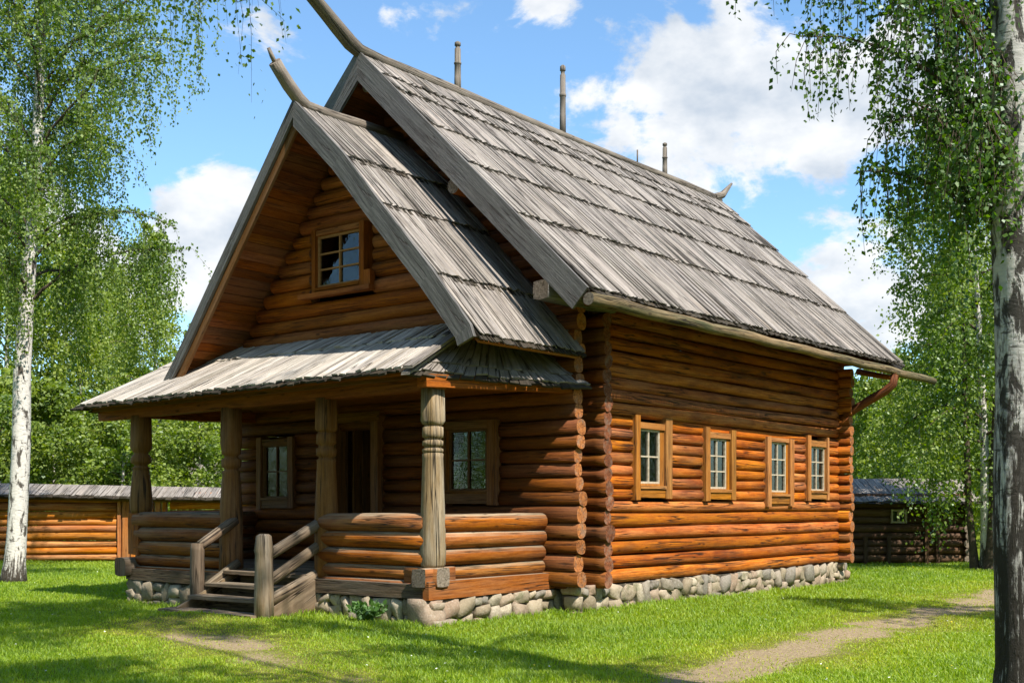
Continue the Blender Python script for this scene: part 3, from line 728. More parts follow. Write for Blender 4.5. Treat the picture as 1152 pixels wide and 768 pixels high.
# ---- windows
def window(O, Rv, Nv, side, head, sill, gl, rows, cols, mc, ms, curtain=None, depth=.0, ext=(.05, .06)):
    """O: wall point at u=0,z=0; Rv right, Nv outward.  side=((u0,u1),(u2,u3),z0,z1) casing boards; head/sill=(z0,z1); gl=(u0,u1,z0,z1)"""
    O, Rv, Nv = Vector(O), Vector(Rv), Vector(Nv); U = Vector((0, 0, 1))
    P = lambda u, z, n: O+Rv*u+U*z+Nv*n
    (a0, a1), (b0, b1), z0, z1 = side
    mb = MB()
    mb.box(P(a0, z0, -.16), U*(z1-z0), Rv*(a1-a0), Nv*.225, jit=.005); mb.box(P(b0, z0+.02, -.16), U*(z1-z0-.03), Rv*(b1-b0), Nv*.225, jit=.005)
    mb.box(P(a1+.002, head[0], -.15), Rv*(b0-a1-.004), U*(head[1]-head[0]), Nv*.195, jit=.003)
    mb.box(P(a1+.002, sill[0], -.15), Rv*(b0-a1-.004), U*(sill[1]-sill[0]), Nv*.20, jit=.003)
    mb.box(P(a1+.002, sill[1]+.001, -.14), Rv*(b0-a1-.004), U*.05, Nv*.215, jit=.003)
    u0, u1, g0, g1 = gl; e_ = .0345
    X0_, X1_, Y0_, Y1_ = a1+.001, b0-.001, sill[1]+.052, head[0]-.001
    for (a_, b_, c_, d_) in ((X0_, u0-e_, Y0_, Y1_), (u1+e_, X1_, Y0_, Y1_), (u0-e_, u1+e_, Y0_, g0-e_), (u0-e_, u1+e_, g1+e_, Y1_)):
        if b_-a_ > .004 and d_-c_ > .004: mb.box(P(a_, c_, -.06), U*(d_-c_), Rv*(b_-a_), Nv*.072)
    w = mb.build('window', mc, house)
    mb = MB(); t = .035
    x0, x1 = a1+.004, b0-.004; y0, y1 = sill[1]+.054, head[0]-.003
    n0 = -.045
    e_ = .034
    for (a_, b_, c_, d_) in ((u0-e_, u0, g0-e_, g1+e_), (u1, u1+e_, g0-e_, g1+e_), (u0, u1, g0-e_, g0), (u0, u1, g1, g1+e_)):
        mb.box(P(a_, c_, n0), Rv*(b_-a_), U*(d_-c_), Nv*.05)
    for i in range(1, cols):
        u = u0+(u1-u0)*i/cols; mb.box(P(u-.014, g0, n0+.004), U*(g1-g0), Rv*.028, Nv*.042)
    for i in range(1, rows):
        z = g0+(g1-g0)*i/rows; mb.box(P(u0, z-.012, n0+.007), Rv*(u1-u0), U*.024, Nv*.036)
    mb.build('frame', ms, w)
    mb = MB(); mb.box(P(u0-.01, g0-.01, n0+.012), Rv*(u1-u0+.02), U*(g1-g0+.02), Nv*.004); mb.build('pane', M['glass'], w)
    if curtain:
        mb = MB()
        for (c0, c1, h0, h1) in curtain:
            k = 14; b = len(mb.v)
            for i in range(k+1):
                u = u0+(u1-u0)*(c0+(c1-c0)*i/k); nn = -.13+.016*math.sin(i*1.9)+.008*math.sin(i*4.3)
                mb.v.append(P(u, g0+(g1-g0)*h0, nn)); mb.v.append(P(u, g0+(g1-g0)*h1, nn))
            for i in range(k): mb.face((b+2*i, b+2*i+2, b+2*i+3, b+2*i+1), ((0, 0), (1, 0), (1, 1), (0, 1)), .5, True)
        mb.build('curtain', M['cloth'], w)
    return w
SW = dict(mc=M['casing'], ms=M['white_paint'])
sw = lambda **k: window((-.02, 0, 0), (0, 1, 0), (1, 0, 0), **k, **SW)
sw(side=((.60, .74), (1.53, 1.72), 1.72, 3.08), head=(2.87, 2.97), sill=(1.76, 1.90), gl=(.80, 1.38, 2.02, 2.83), rows=2, cols=2, curtain=[(-.05, .3, 0, 1.), (.72, 1.05, 0, 1.)])
sw(side=((2.84, 3.0), (3.79, 3.96), 1.71, 3.0), head=(2.82, 2.92), sill=(1.74, 1.86), gl=(3.06, 3.65, 1.96, 2.78), rows=3, cols=2, curtain=[(-.05, .34, 0, 1.), (.7, 1.05, 0, .5)])
sw(side=((5.21, 5.37), (6.18, 6.35), 1.60, 2.94), head=(2.85, 2.93), sill=(1.66, 1.80), gl=(5.44, 6.06, 1.92, 2.81), rows=3, cols=2, curtain=[(-.05, .3, 0, 1.), (.5, 1.05, 0, .45)])
sw(side=((6.99, 7.14), (7.92, 8.02), 1.72, 3.04), head=(2.83, 2.95), sill=(1.76, 1.88), gl=(7.19, 7.86, 1.96, 2.79), rows=3, cols=2, curtain=[(-.05, .25, 0, 1.), (.6, 1.05, 0, .4)])
fw = lambda **k: window((0, -1.11, 0), (1, 0, 0), (0, -1, 0), **k)
fw(side=((-7.12, -7.0), (-6.26, -6.12), 1.56, 2.88), head=(2.73, 2.84), sill=(1.58, 1.72), gl=(-6.93, -6.32, 1.80, 2.70), rows=2, cols=2, mc=M['casing_dark'], ms=M['sash_dark'])
fw(side=((-2.66, -2.46), (-1.56, -1.38), 1.62, 2.98), head=(2.84, 2.97), sill=(1.66, 1.82), gl=(-2.36, -1.64, 1.90, 2.80), rows=2, cols=2, mc=M['casing_dark'], ms=M['sash_dark'])
aw = window((0, -2.51, 0), (1, 0, 0), (0, -1, 0), side=((-4.04, -3.96), (-2.95, -2.85), 4.99, 6.01), head=(5.92, 6.0), sill=(4.99, 5.04), gl=(-3.915, -2.995, 5.13, 5.875), rows=3, cols=2, mc=M['beam'], ms=M['sash_ochre'], curtain=[(.12, .42, 0, .35)])
mb = MB(); mb.box((-4.30, -2.64, 4.93), (1.62, 0, 0), (0, .14, 0), (0, 0, .075), jit=.006); mb.box((-2.83, -2.60, 4.99), (0, 0, .24), (.13, 0, 0), (0, .12, 0), jit=.01); mb.build('sill', M['beam'], aw)
# door opening
mb = MB()
mb.box((-5.12, -1.22, .60), (0, 0, 2.45), (.17, 0, 0), (0, .3, 0), jit=.006); mb.box((-4.08, -1.22, .60), (0, 0, 2.45), (.17, 0, 0), (0, .3, 0), jit=.006); mb.box((-5.16, -1.235, 3.052), (1.3, 0, 0), (0, .3, 0), (0, 0, .16), jit=.006)
door = mb.build('door_frame', M['casing_dark'], house)
mb = MB()
for i in range(4): mb.box((-4.90+i*.012, -.86+i*.2, .66), (0, 0, 2.3), (.045, .0, 0), (0, .19, 0), jit=.003)
mb.build('door', M['casing_dark'], door)

# ------------------------------------------------------------------ value noise (numpy)
_perm = rng.random((256, 256))
def vnoise(x, y, s=1.):
    x, y = np.asarray(x)*s+71.3, np.asarray(y)*s+33.7
    xi, yi = np.floor(x).astype(int), np.floor(y).astype(int); fx, fy = x-xi, y-yi
    fx, fy = fx*fx*(3-2*fx), fy*fy*(3-2*fy)
    g = lambda a, b: _perm[a % 256, b % 256]
    return (g(xi, yi)*(1-fx)+g(xi+1, yi)*fx)*(1-fy)+(g(xi, yi+1)*(1-fx)+g(xi+1, yi+1)*fx)*fy
def fbm(x, y, s=1.): return vnoise(x, y, s)*.55+vnoise(x, y, s*2.1)*.28+vnoise(x, y, s*4.3)*.17

PATH_A = [(10.5, 24.), (8.3, 20.5), (5.4, 16.6), (2.9, 13.1), (1.45, 10.9), (.2, 8.), (-.5, 3.)]
PATH_B = [(-4.7, 16.0), (-4.1, 15.0), (-2.7, 12.9), (-1.6, 10.9), (-.6, 8.), (-.5, 3.)]
def seg_dist(x, y, P):
    d = np.full(np.shape(x), 1e9)
    for (ax, ay), (bx, by) in zip(P, P[1:]):
        dx, dy = bx-ax, by-ay; t = np.clip(((x-ax)*dx+(y-ay)*dy)/(dx*dx+dy*dy), 0, 1)
        d = np.minimum(d, np.hypot(x-ax-t*dx, y-ay-t*dy))
    return d
def path_mask(x, y):
    n = fbm(x, y, 1.4)-.5; n2 = fbm(x+9, y-4, .7)-.5
    a = 1-np.clip((seg_dist(x, y, PATH_A)+n*1.1-.14)/.6, 0, 1)
    b = (1-np.clip((seg_dist(x, y, PATH_B)+n*.9-.12)/.7, 0, 1))*np.clip(.60+n2*2.2, 0, 1)
    return np.clip(np.maximum(a, b*.9), 0, 1)
def dry_mask(x, y):
    n = fbm(x-3, y+8, .9)-.5
    a = 1-np.clip((np.minimum(seg_dist(x, y, PATH_A)-.35, seg_dist(x, y, PATH_B)-.25)+n*1.5)/1.25, 0, 1)
    return a
HS = h2w(-3.7, -4.6)
def ground_h(x, y):
    x = np.asarray(x, float); y = np.asarray(y, float)
    near = np.exp(-((np.hypot(x, y-18))/40)**2)
    return (.10*np.exp(-((x-HS.x)**2+(y-HS.y)**2)/2.2)) + near*((vnoise(x, y, .28)-.5)*.08+(vnoise(x, y, 1.1)-.5)*.035) - .012*path_mask(x, y)
# ------------------------------------------------------------------ ground: one sheet to the horizon
def axis(lo, hi, step, far):
    a = list(np.arange(lo, hi+1e-6, step)); d = step; p = hi
    while p < far: d *= 1.35; p += d; a.append(p)
    d = step; p = lo; pre = []
    while p > -far: d *= 1.35; p -= d; pre.append(p)
    return np.array(pre[::-1]+a)
gx, gy = axis(-18, 16, .16, 900), axis(5, 38, .16, 900)
X, Y = np.meshgrid(gx, gy); Z = ground_h(X, Y)
nx, ny = len(gx), len(gy)
co = np.stack([X, Y, Z], -1).reshape(-1, 3)
ii = (np.arange(ny-1)[:, None]*nx+np.arange(nx-1)[None, :]).ravel()
quads = np.stack([ii, ii+1, ii+1+nx, ii+nx], 1)
def np_mesh(name, co, faces, k):
    me = bpy.data.meshes.new(name); me.vertices.add(len(co)); me.vertices.foreach_set('co', np.ascontiguousarray(co, np.float32).ravel())
    me.loops.add(faces.size); me.loops.foreach_set('vertex_index', np.ascontiguousarray(faces, np.int32).ravel())
    me.polygons.add(len(faces)); me.polygons.foreach_set('loop_start', np.arange(0, faces.size, k, dtype=np.int32)); me.polygons.foreach_set('loop_total', np.full(len(faces), k, np.int32))
    return me
gm = np_mesh('ground', co, quads, 4)
gm.polygons.foreach_set('use_smooth', np.ones(len(quads), bool))
at_ = gm.attributes.new('path', 'FLOAT', 'POINT'); at_.data.foreach_set('value', path_mask(X, Y).ravel().astype(np.float32))
at_ = gm.attributes.new('dry', 'FLOAT', 'POINT'); at_.data.foreach_set('value', dry_mask(X, Y).ravel().astype(np.float32))
m, nt, out = mat('ground')
cob = nt.new('ShaderNodeTexCoord').outputs['Object']
pa = nt.attr('path').outputs['Fac']; dr = nt.attr('dry').outputs['Fac']
n1 = nt.noise(cob, 1.3, 6., .65); n2 = nt.noise(cob, 22., 5., .7); n3 = nt.noise(cob, 95., 4., .7)
green = nt.ramp(n2, [(.3, (.07, .10, .006)), (.55, (.14, .18, .010)), (.75, (.21, .21, .03))])
dryc = nt.ramp(n2, [(.3, (.09, .09, .018)), (.6, (.21, .185, .05)), (.8, (.30, .25, .09))])
soil = nt.ramp(nt.math('ADD', nt.math('MULTIPLY', n2, .5), nt.math('MULTIPLY', n3, .5)), [(.3, (.11, .074, .038)), (.5, (.30, .222, .128)), (.7, (.47, .365, .225))])
c = nt.mix(nt.math('MULTIPLY', dr, nt.ramp(n1, [(.3, .4), (.6, 1.)])), green, dryc)
pf = nt.ramp(nt.math('ADD', pa, nt.math('MULTIPLY', nt.math('SUBTRACT', n2, .5), .9)), [(.42, 0.), (.8, 1.)])
c = nt.mix(pf, c, soil)
bsdf(nt, out, c, .95, bump(nt, nt.math('ADD', n2, nt.math('MULTIPLY', n3, .5)), .8, .03), .1)
gm.materials.append(m); gm.update()
link('ground', gm, None, kind='structure')

# ------------------------------------------------------------------ grass (stuff)
def inside_house(x, y, pad=0.):
    dx, dy = x-HX, y-HY; u = ca*dx+sa*dy; v = -sa*dx+ca*dy
    a = (u > -7.5-pad) & (u < .06+pad) & (v > -1.1) & (v < 9.1+pad)
    b = (u > -7.5-pad) & (u < -.36+pad) & (v > -3.75-pad) & (v < -.9)
    s_ = (u > -4.85) & (u < -2.65) & (v > -4.85) & (v < -3.4)
    return a | b | s_
def make_grass(N):
    y = 8.5 + (36-8.5)*rng.random(N*3)**1.25
    x = (rng.random(N*3)*2-1)*.56*y
    ok = rng.random(N*3) < (8.5/y)**.25
    ok &= ~inside_house(x, y, .02)
    pm, dm = path_mask(x, y), dry_mask(x, y)
    ok &= rng.random(N*3) > np.clip(pm*1.1-.08, 0, .86)
    x, y = x[ok][:N], y[ok][:N]; n = len(x); dm = dry_mask(x, y)
    tall = fbm(x, y, .8); tuft = vnoise(x, y, 3.2)
    # uncut grass along the stones
    dx, dy = x-HX, y-HY; u = ca*dx+sa*dy; v = -sa*dx+ca*dy
    edge = (np.abs(u-.15) < .25) & (v > -1) & (v < 9) | ((np.abs(u+.28) < .2) & (v > -3.8) & (v < -.9)) | ((np.abs(v+3.9) < .22) & (u < -.3) & (u > -7.6))
    h = (.020+.040*tall+.045*tuft**3)*(.55+.8*rng.random(n))*(1-.62*dm) + edge*.05*rng.random(n)
    far = y/10.
    h *= 1+.15*(far-1)
    w = (.0032+.0024*rng.random(n))*(.75+.42*(far-1)+.25)
    a = rng.random(n)*6.283; lean = h*(.25+.7*rng.random(n)); la = rng.random(n)*6.283
    z = ground_h(x, y)-.004
    b = np.stack([x, y, z], 1); side = np.stack([np.cos(a)*w, np.sin(a)*w, np.zeros(n)], 1)
    ld = np.stack([np.cos(la)*lean, np.sin(la)*lean, np.zeros(n)], 1); up = np.zeros((n, 3)); up[:, 2] = h
    V = np.stack([b-side, b+side, b+side*.75+ld*.35+up*.62, b-side*.75+ld*.35+up*.62, b+ld+up*(.9)], 1).reshape(-1, 3)
    o = np.arange(n)*5
    q = np.stack([o, o+1, o+2, o+3], 1); t = np.stack([o+3, o+2, o+4, o+4], 1)
    me = bpy.data.meshes.new('grass'); me.vertices.add(len(V)); me.vertices.foreach_set('co', V.astype(np.float32).ravel())
    loops = np.concatenate([q, t[:, :3]], 1).ravel(); me.loops.add(len(loops)); me.loops.foreach_set('vertex_index', loops.astype(np.int32))
    me.polygons.add(2*n); ls = (np.arange(n)*7)[:, None]+np.array([0, 4])[None]; me.polygons.foreach_set('loop_start', ls.ravel().astype(np.int32)); me.polygons.foreach_set('loop_total', np.tile([4, 3], n).astype(np.int32))
    me.polygons.foreach_set('use_smooth', np.ones(2*n, bool))
    c = np.clip(.12+.55*rng.random(n)+.35*(fbm(x+5, y, .55)-.5)+.38*dm, 0, 1)
    at_ = me.attributes.new('rnd', 'FLOAT', 'FACE'); at_.data.foreach_set('value', np.repeat(c, 2).astype(np.float32))
    me.materials.append(M['grass_blade']); me.update()
    link('grass', me, None, kind='stuff', label='short bright green summer lawn around the log house')
make_grass(480000)

def make_flowers(N):
    y = 9+24*rng.random(N)**1.2; x = (rng.random(N)*2-1)*.5*y
    ok = ~inside_house(x, y, .1) & (path_mask(x, y) < .2) & (fbm(x-7, y+2, .5) > .45); x, y = x[ok], y[ok]; n = len(x)
    z = ground_h(x, y)+.035+.05*rng.random(n); r = .007+.006*rng.random(n); t = rng.normal(size=(n, 2))*.3
    V = []
    for k in range(5):
        a = k*2*np.pi/5; V.append(np.stack([x+r*np.cos(a), y+r*np.sin(a), z+r*(np.cos(a)*t[:, 0]+np.sin(a)*t[:, 1])], 1))
    V = np.stack(V, 1).reshape(-1, 3); q = (np.arange(n)*5)[:, None]+np.arange(5)[None]
    me = np_mesh('meadow_flowers', V, q, 5); a = me.attributes.new('rnd', 'FLOAT', 'FACE'); a.data.foreach_set('value', rng.random(n).astype(np.float32))
    m, nt, out = mat('flower'); bsdf(nt, out, nt.ramp(nt.attr('rnd').outputs['Fac'], [(.0, (.7, .7, .6)), (.68, (.6, .62, .5)), (.7, (.75, .5, .02))], 'CONSTANT'), .8)
    me.materials.append(m); me.update(); link('meadow_flowers', me, None, kind='stuff', label='scattered small clover and dandelion flowers in the lawn')
make_flowers(700)

# ------------------------------------------------------------------ trees
def leaves_mesh(name, P, size, material, hang=.55, tone=.5, spread=.33, tone_arr=None):
    P = np.asarray(P, float); n = len(P)
    # leaf frame: long axis mostly hanging down, random facing
    ax = rng.normal(size=(n, 3)); ax[:, 2] -= hang*2.2; ax /= np.linalg.norm(ax, axis=1)[:, None]
    rv = rng.normal(size=(n, 3)); sd_ = np.cross(ax, rv); sd_ /= np.linalg.norm(sd_, axis=1)[:, None]
    nr = np.cross(ax, sd_)
    s = size*(.65+.7*rng.random(n))[:, None]
    V = np.stack([P, P+ax*s*.45+sd_*s*.40+nr*s*.06, P+ax*s*1.08, P+ax*s*.45-sd_*s*.40+nr*s*.06], 1).reshape(-1, 3)
    o = np.arange(n)*4; q = np.stack([o, o+1, o+2, o+3], 1)
    me = np_mesh(name, V, q, 4)
    r = tone+spread*(rng.random(n)*2-1)*1. + (0 if tone_arr is None else tone_arr)
    a = me.attributes.new('rnd', 'FLOAT', 'FACE'); a.data.foreach_set('value', np.clip(r, 0, 1).astype(np.float32))
    me.materials.append(material); me.update()
    return me
def birch_geo(seed, H, r0, lean, zc0, rad, nl, ns, slen, dens, leaf, mat_leaf, bark, shape=.5, az_range=None, twig_r=.0, tone=.5, base_flare=1.5, min_up=.3, limb=1., tight=1.):
    """returns (trunk MB, leaf mesh).  lean: function z -> (dx, dy)"""
    rs = random.Random(seed); mb = MB(); P = []
    zs_ = [0, .15, .4, .9, 1.6]+[H*t for t in (.16, .24, .33, .42, .52, .62, .72, .82, .91, 1.)]
    zs_ = sorted(set(z for z in zs_ if z <= H))
    rr = [max(.012, r0*(1-z/H)**.8*(1+(base_flare-1)*math.exp(-z/.28))) for z in zs_]
    pts = [(lean(z)[0], lean(z)[1], z-.1 if z == 0 else z) for z in zs_]
    mb.tube(pts, rr, 14, lump=.04, cap_mi=0, jit=.03, up=(1, 0, 0))
    for i in range(nl):
        t = (i+rs.random())/nl; z = zc0+(H*.97-zc0)*t
        az = rs.uniform(*az_range) if az_range else i*2.39996+rs.uniform(-.5, .5)
        env = (math.sin(math.pi*min(1, (t*.86+.14)))**shape)
        L = rad*env*rs.uniform(.55, 1.08)+.25
        el = rs.uniform(min_up, min_up+.55)+.5*t
        c, s = math.cos(az), math.sin(az); x0, y0 = lean(z)
        lp = []; x, y, zz, e = x0, y0, z, el; n = 7
        for k in range(n+1):
            lp.append((x, y, zz)); st_ = L/n*1.15
            x += c*math.cos(e)*st_; y += s*math.cos(e)*st_; zz += math.sin(e)*st_
            e -= .10+rs.uniform(0, .2); az2 = rs.uniform(-.45, .45); c, s = math.cos(az+az2), math.sin(az+az2)
        rb = max(.010, r0*.33*(1-t*.6)*limb); 
        mb.tube(lp, [rb*(1-k/n*.88) for k in range(n+1)], 6, caps=False, cap_mi=0, mi=1)
        for j in range(ns):
            q = rs.uniform(.18, 1.)**.8; f = q*n; k = min(n-1, int(f)); a, b = Vector(lp[k]), Vector(lp[k+1]); p = a.lerp(b, f-k)
            # side shoot out, then hang
            sa_ = rs.uniform(0, 6.283); out_ = rs.uniform(.05, .5)*(.5+L*.25); dx, dy = math.cos(sa_)*out_, math.sin(sa_)*out_
            hl = slen*rs.uniform(.35, 1.25); m_ = max(4, int(hl*dens))
            sw = rs.uniform(-.12, .12), rs.uniform(-.12, .12)
            tp = []
            for w in range(m_):
                u = (w+rs.random())/m_; o = min(1, u*2.2)
                px = p.x+dx*o+sw[0]*u*hl; py = p.y+dy*o+sw[1]*u*hl; pz = p.z+.12*math.sin(o*3.14)-hl*max(0, u-.15)
                jt = (.05+.03*hl)*tight
                P.append((px+rs.gauss(0, jt), py+rs.gauss(0, jt), pz+rs.gauss(0, jt*.6)))
            if twig_r:
                mb.tube([(p.x+dx*min(1, u*2.2)+sw[0]*u*hl, p.y+dy*min(1, u*2.2)+sw[1]*u*hl, p.z+.12*math.sin(min(1, u*2.2)*3.14)-hl*max(0, u-.15)) for u in (0, .2, .45, .75, 1.)], [twig_r, twig_r*.8, twig_r*.6, twig_r*.4, twig_r*.3], 3, caps=False, mi=1)
    P = np.array(P)
    # soft light and dark clumps of young and old leaves
    ta = (vnoise(P[:, 0]+P[:, 2]*.7, P[:, 1]-P[:, 2]*.9, .9)-.5)*.55
    return mb, leaves_mesh('crown', P, leaf, mat_leaf, tone=tone, tone_arr=ta)
def place_tree(name, label, cat, loc, mb, crown, bark, rz=0., scale=1., group=None):
    t = thing(name, loc, rz, label, cat, group); t.scale = (scale,)*3
    mb.build('trunk', [bark, M['bark_brown']], t); link('crown', crown, t); return t
def copy_tree(src, label, loc, rz, scale, group=None):
    r = src.copy(); COL.objects.link(r); r.location = loc; r.rotation_euler = (0, 0, rz); r.scale = scale if isinstance(scale, tuple) else (scale,)*3; r['label'] = label
    if group: r['group'] = group
    for ch in list(src.children):
        c = ch.copy(); COL.objects.link(c); c.parent = r
    return r
GH = lambda x, y: float(ground_h(x, y))
# left birch in front of the log fence
ln = lambda z: (np.interp(z, [0, 1, 3, 5, 8.5, 12.3, 19], [0, .07, .14, .15, .42, .50, .7])+0., .02*z)
mb, cr = birch_geo(11, 18.5, .21, ln, 5.7, 3.9, 70, 31, 2.1, 44, .060, M['leaf'], M['bark'], .35, twig_r=.004, tone=.5, min_up=.62, limb=.6, tight=.55)
place_tree('birch_tree', 'tall weeping birch with white trunk standing before the log fence', 'tree', (-10.52, 25, 0), mb, cr, M['bark'])
# near birch on the right
ln2 = lambda z: (np.interp(z, [0, .5, 1.65, 2.8, 4, 5.3, 9, 15], [.0, .0, -.005, .0, -.03, -.06, -.2, -.4]), 0.)
mb = MB(); rs = random.Random(5)
zz_ = [-.1, .15, .5, 1, 1.5, 2, 2.5, 3, 3.6, 4.2, 5, 6, 8, 11, 14]
mb.tube([(ln2(max(0, z))[0]+.008*math.sin(z*3.1), 0, z) for z in zz_], [.30, .235, .205, .195, .19, .187, .184, .18, .177, .172, .165, .15, .12, .07, .02], 40, lump=.035, jit=.035, cap_mi=0, up=(1, 0, 0))
P = []
def near_limb(p0, ctrl, r, nstr, slen, dens):
    pts = [Vector(p0)]+[Vector(c_) for c_ in ctrl]; mb.tube(pts, [r*(1-.85*i/(len(pts)-1)) for i in range(len(pts))], 6, caps=False, mi=1)
    for j in range(nstr):
        f = rs.uniform(.12, 1.)*(len(pts)-1); k = min(len(pts)-2, int(f)); p = pts[k].lerp(pts[k+1], f-k)
        a = rs.uniform(0, 6.283); o_ = rs.uniform(.02, .32); dx, dy = math.cos(a)*o_, math.sin(a)*o_; hl = slen*rs.uniform(.35, 1.2); n = max(4, int(hl*dens))
        sw = rs.uniform(-.18, .1), rs.uniform(-.1, .1)
        f_ = lambda u: (p.x+dx*min(1, u*2)+sw[0]*u*hl, p.y+dy*min(1, u*2)+sw[1]*u*hl, p.z+.05*math.sin(min(1, u*2)*3.14)-hl*max(0, u-.12))
        mb.tube([f_(u) for u in (0, .25, .5, .75, 1.)], [.0045, .0035, .003, .002, .0015], 3, caps=False, mi=1)
        for w in range(n):
            q = f_((w+rs.random())/n); P.append((q[0]+rs.gauss(0, .03), q[1]+rs.gauss(0, .03), q[2]+rs.gauss(0, .02)))
for (z0, x1, y1, z1, ns_, sl_) in ((4.2, -1.45, .5, 5.2, 40, .62), (4.6, -1.8, -.3, 6.0, 46, .8), (3.7, -1.0, -.1, 4.55, 40, .7), (3.5, -1.05, .4, 4.15, 34, .6), (4.0, -.75, .9, 4.7, 40, .8), (4.9, -1.2, .8, 5.9, 46, .9),
                              (3.9, -.5, -.5, 4.3, 30, .7), (4.4, -1.2, -.7, 5.3, 36, .8), (5.0, -.7, .1, 5.7, 50, 1.), (5.2, -1.9, .7, 6.3, 44, .8), (4.4, -.6, .6, 5.0, 40, .9), (4.1, -.4, .2, 4.6, 36, .8),
                              (4.8, .9, .6, 5.8, 26, .9), (5.6, 1.2, -.6, 6.6, 26, .9), (6.5, -1.5, .4, 7.6, 44, 1.1), (7.5, 1.0, 1.2, 8.4, 40, 1.2), (7.6, -1.5, -1., 8.5, 44, 1.2), (8.6, -.6, 1.5, 9.6, 44, 1.2), (9.6, .8, -.9, 10.6, 44, 1.3), (10.6, -.9, .4, 11.6, 44, 1.3)):
    x0 = ln2(z0)[0]; near_limb((x0, 0, z0), [(x0+x1*t, y1*t, z0+(z1-z0)*(1-(1-t)**2)) for t in (.2, .4, .6, .8, 1.)], .022, int(ns_*1.15), sl_, 52)
PP = np.array(P); cr = leaves_mesh('crown', PP, .037, M['leaf_deep'], hang=.5, tone=.46, tone_arr=(vnoise(PP[:, 0]+PP[:, 2], PP[:, 1]-PP[:, 2], 1.6)-.5)*.5)
place_tree('birch_tree', 'nearest birch with dark cracked white bark at the right, leaves hanging beside it', 'tree', (3.66, 8.5, 0), mb, cr, M['bark_old'])
# mid birch at the right with several stems
ln3 = lambda z: (.05*math.sin(z*.5)-.03*z, .0)
mb, cr = birch_geo(23, 11.8, .13, ln3, 2.3, 2.3, 48, 40, 1.6, 22, .080, M['leaf'], M['bark'], .3, tone=.55, min_up=.0)
for dx, dy, ds, r_ in ((-.32, .2, -.03, .10), (.12, -.15, .02, .15), (.42, .1, .05, .13), (.62, .35, .06, .10)):
    mb.tube([(dx*.6, dy, -.1), (dx*.8, dy, .6), (dx+ds*1.5, dy, 1.6), (dx+ds*4, dy, 4.), (dx+ds*7, dy, 7.5)], [r_*1.5, r_, r_*.9, r_*.7, .03], 10, caps=False, mi=0 if dx == .42 else 1, lump=.05)
place_tree('birch_tree', 'leafy birch with several thin stems beside the dark shed', 'tree', (12.0, 30, 0), mb, cr, M['bark'])
# trees beyond the fence and the shed
str8 = lambda k: (lambda z: (k*math.sin(z*.35), k*.5*math.sin(z*.5+1)))
mbA, crA = birch_geo(31, 12., .11, str8(.15), 2.0, 2.1, 42, 15, 2.1, 26, .095, M['leaf_yellow'], M['bark'], .95, tone=.5, tight=.7)
mbB, crB = birch_geo(37, 13., .13, str8(.2), 1.0, 2.6, 48, 22, 1.8, 20, .12, M['leaf_yellow'], M['bark'], .8, tone=.55)
mbC, crC = birch_geo(41, 7., .08, str8(.1), .3, 2.2, 40, 36, 1.0, 14, .13, M['leaf_yellow'], M['bark'], .5, tone=.45, min_up=.2)
g = 'trees beyond the fence and shed'
def px_at(px, Yd): return ((px-576)*Yd/F, Yd, 0)
A0 = place_tree('birch_tree', 'slender pale birch behind the fence, topmost beside the left porch eave', 'tree', px_at(172, 43), mbA, crA, M['bark'], 0, 1.0, g)
B0 = place_tree('birch_tree', 'broad dark green birch behind the fence just right of the front birch trunk', 'tree', px_at(88, 47), mbB, crB, M['bark'], 0, 1.0, g)
C0 = place_tree('young_tree', 'low bushy pale green tree behind the shed by the gutter end', 'tree', px_at(990, 46), mbC, crC, M['bark'], 0, 1.0, g)
for (src, lab, px, Yd, rz, s_) in (
    (B0, 'dense birch at the left edge behind the front birch trunk', 5, 45, 2., 1.15),
    (A0, 'thin birch showing between the front birch and the slender pale one', 128, 52, 1.1, (.95, .95, 1.05)),
    (B0, 'birch filling the gap between the two left porch posts', 215, 50, 4., (.8, .8, .72)),
    (B0, 'tree behind the left porch corner, hidden by the house on its right', 262, 55, 3., (.9, .9, .85)),
    (C0, 'low leafy tree over the fence roof beside the left porch post', 140, 40, 2.2, (1., 1., .72)),
    (C0, 'bushy sapling over the fence roof, just right of the white birch trunk', 60, 41, 5., (1.1, 1.1, .85)),
    (C0, 'low shrubby tree over the fence between the first two porch posts', 222, 42, 1., (.9, .9, .68)),
    (C0, 'shrubby tree over the fence at the far left edge', 0, 40, 3.6, (1.1, 1.1, .9)),
    (B0, 'tall birch rising behind the shed and the several-stemmed birch', 1075, 47, .7, (1., 1., .95)),
    (A0, 'pale birch behind the shed, next to the nearest trunk', 1135, 44, 2.6, 1.),
    (C0, 'small pale tree over the shed roof, left of the several-stemmed birch', 1035, 42, 4.4, (.9, .9, .8)),
    (B0, 'dark birch far behind the house corner, lower than its neighbours', 950, 58, 5.2, (1., 1., .62)),
    (A0, 'slim birch between the shed roof and the gutter end', 1010, 55, .4, (.9, .9, .75)),
    (B0, 'birch at the right edge behind the nearest trunk', 1195, 50, 1.9, 1.1)):
    copy_tree(src, lab, px_at(px, Yd), rz, s_, g)
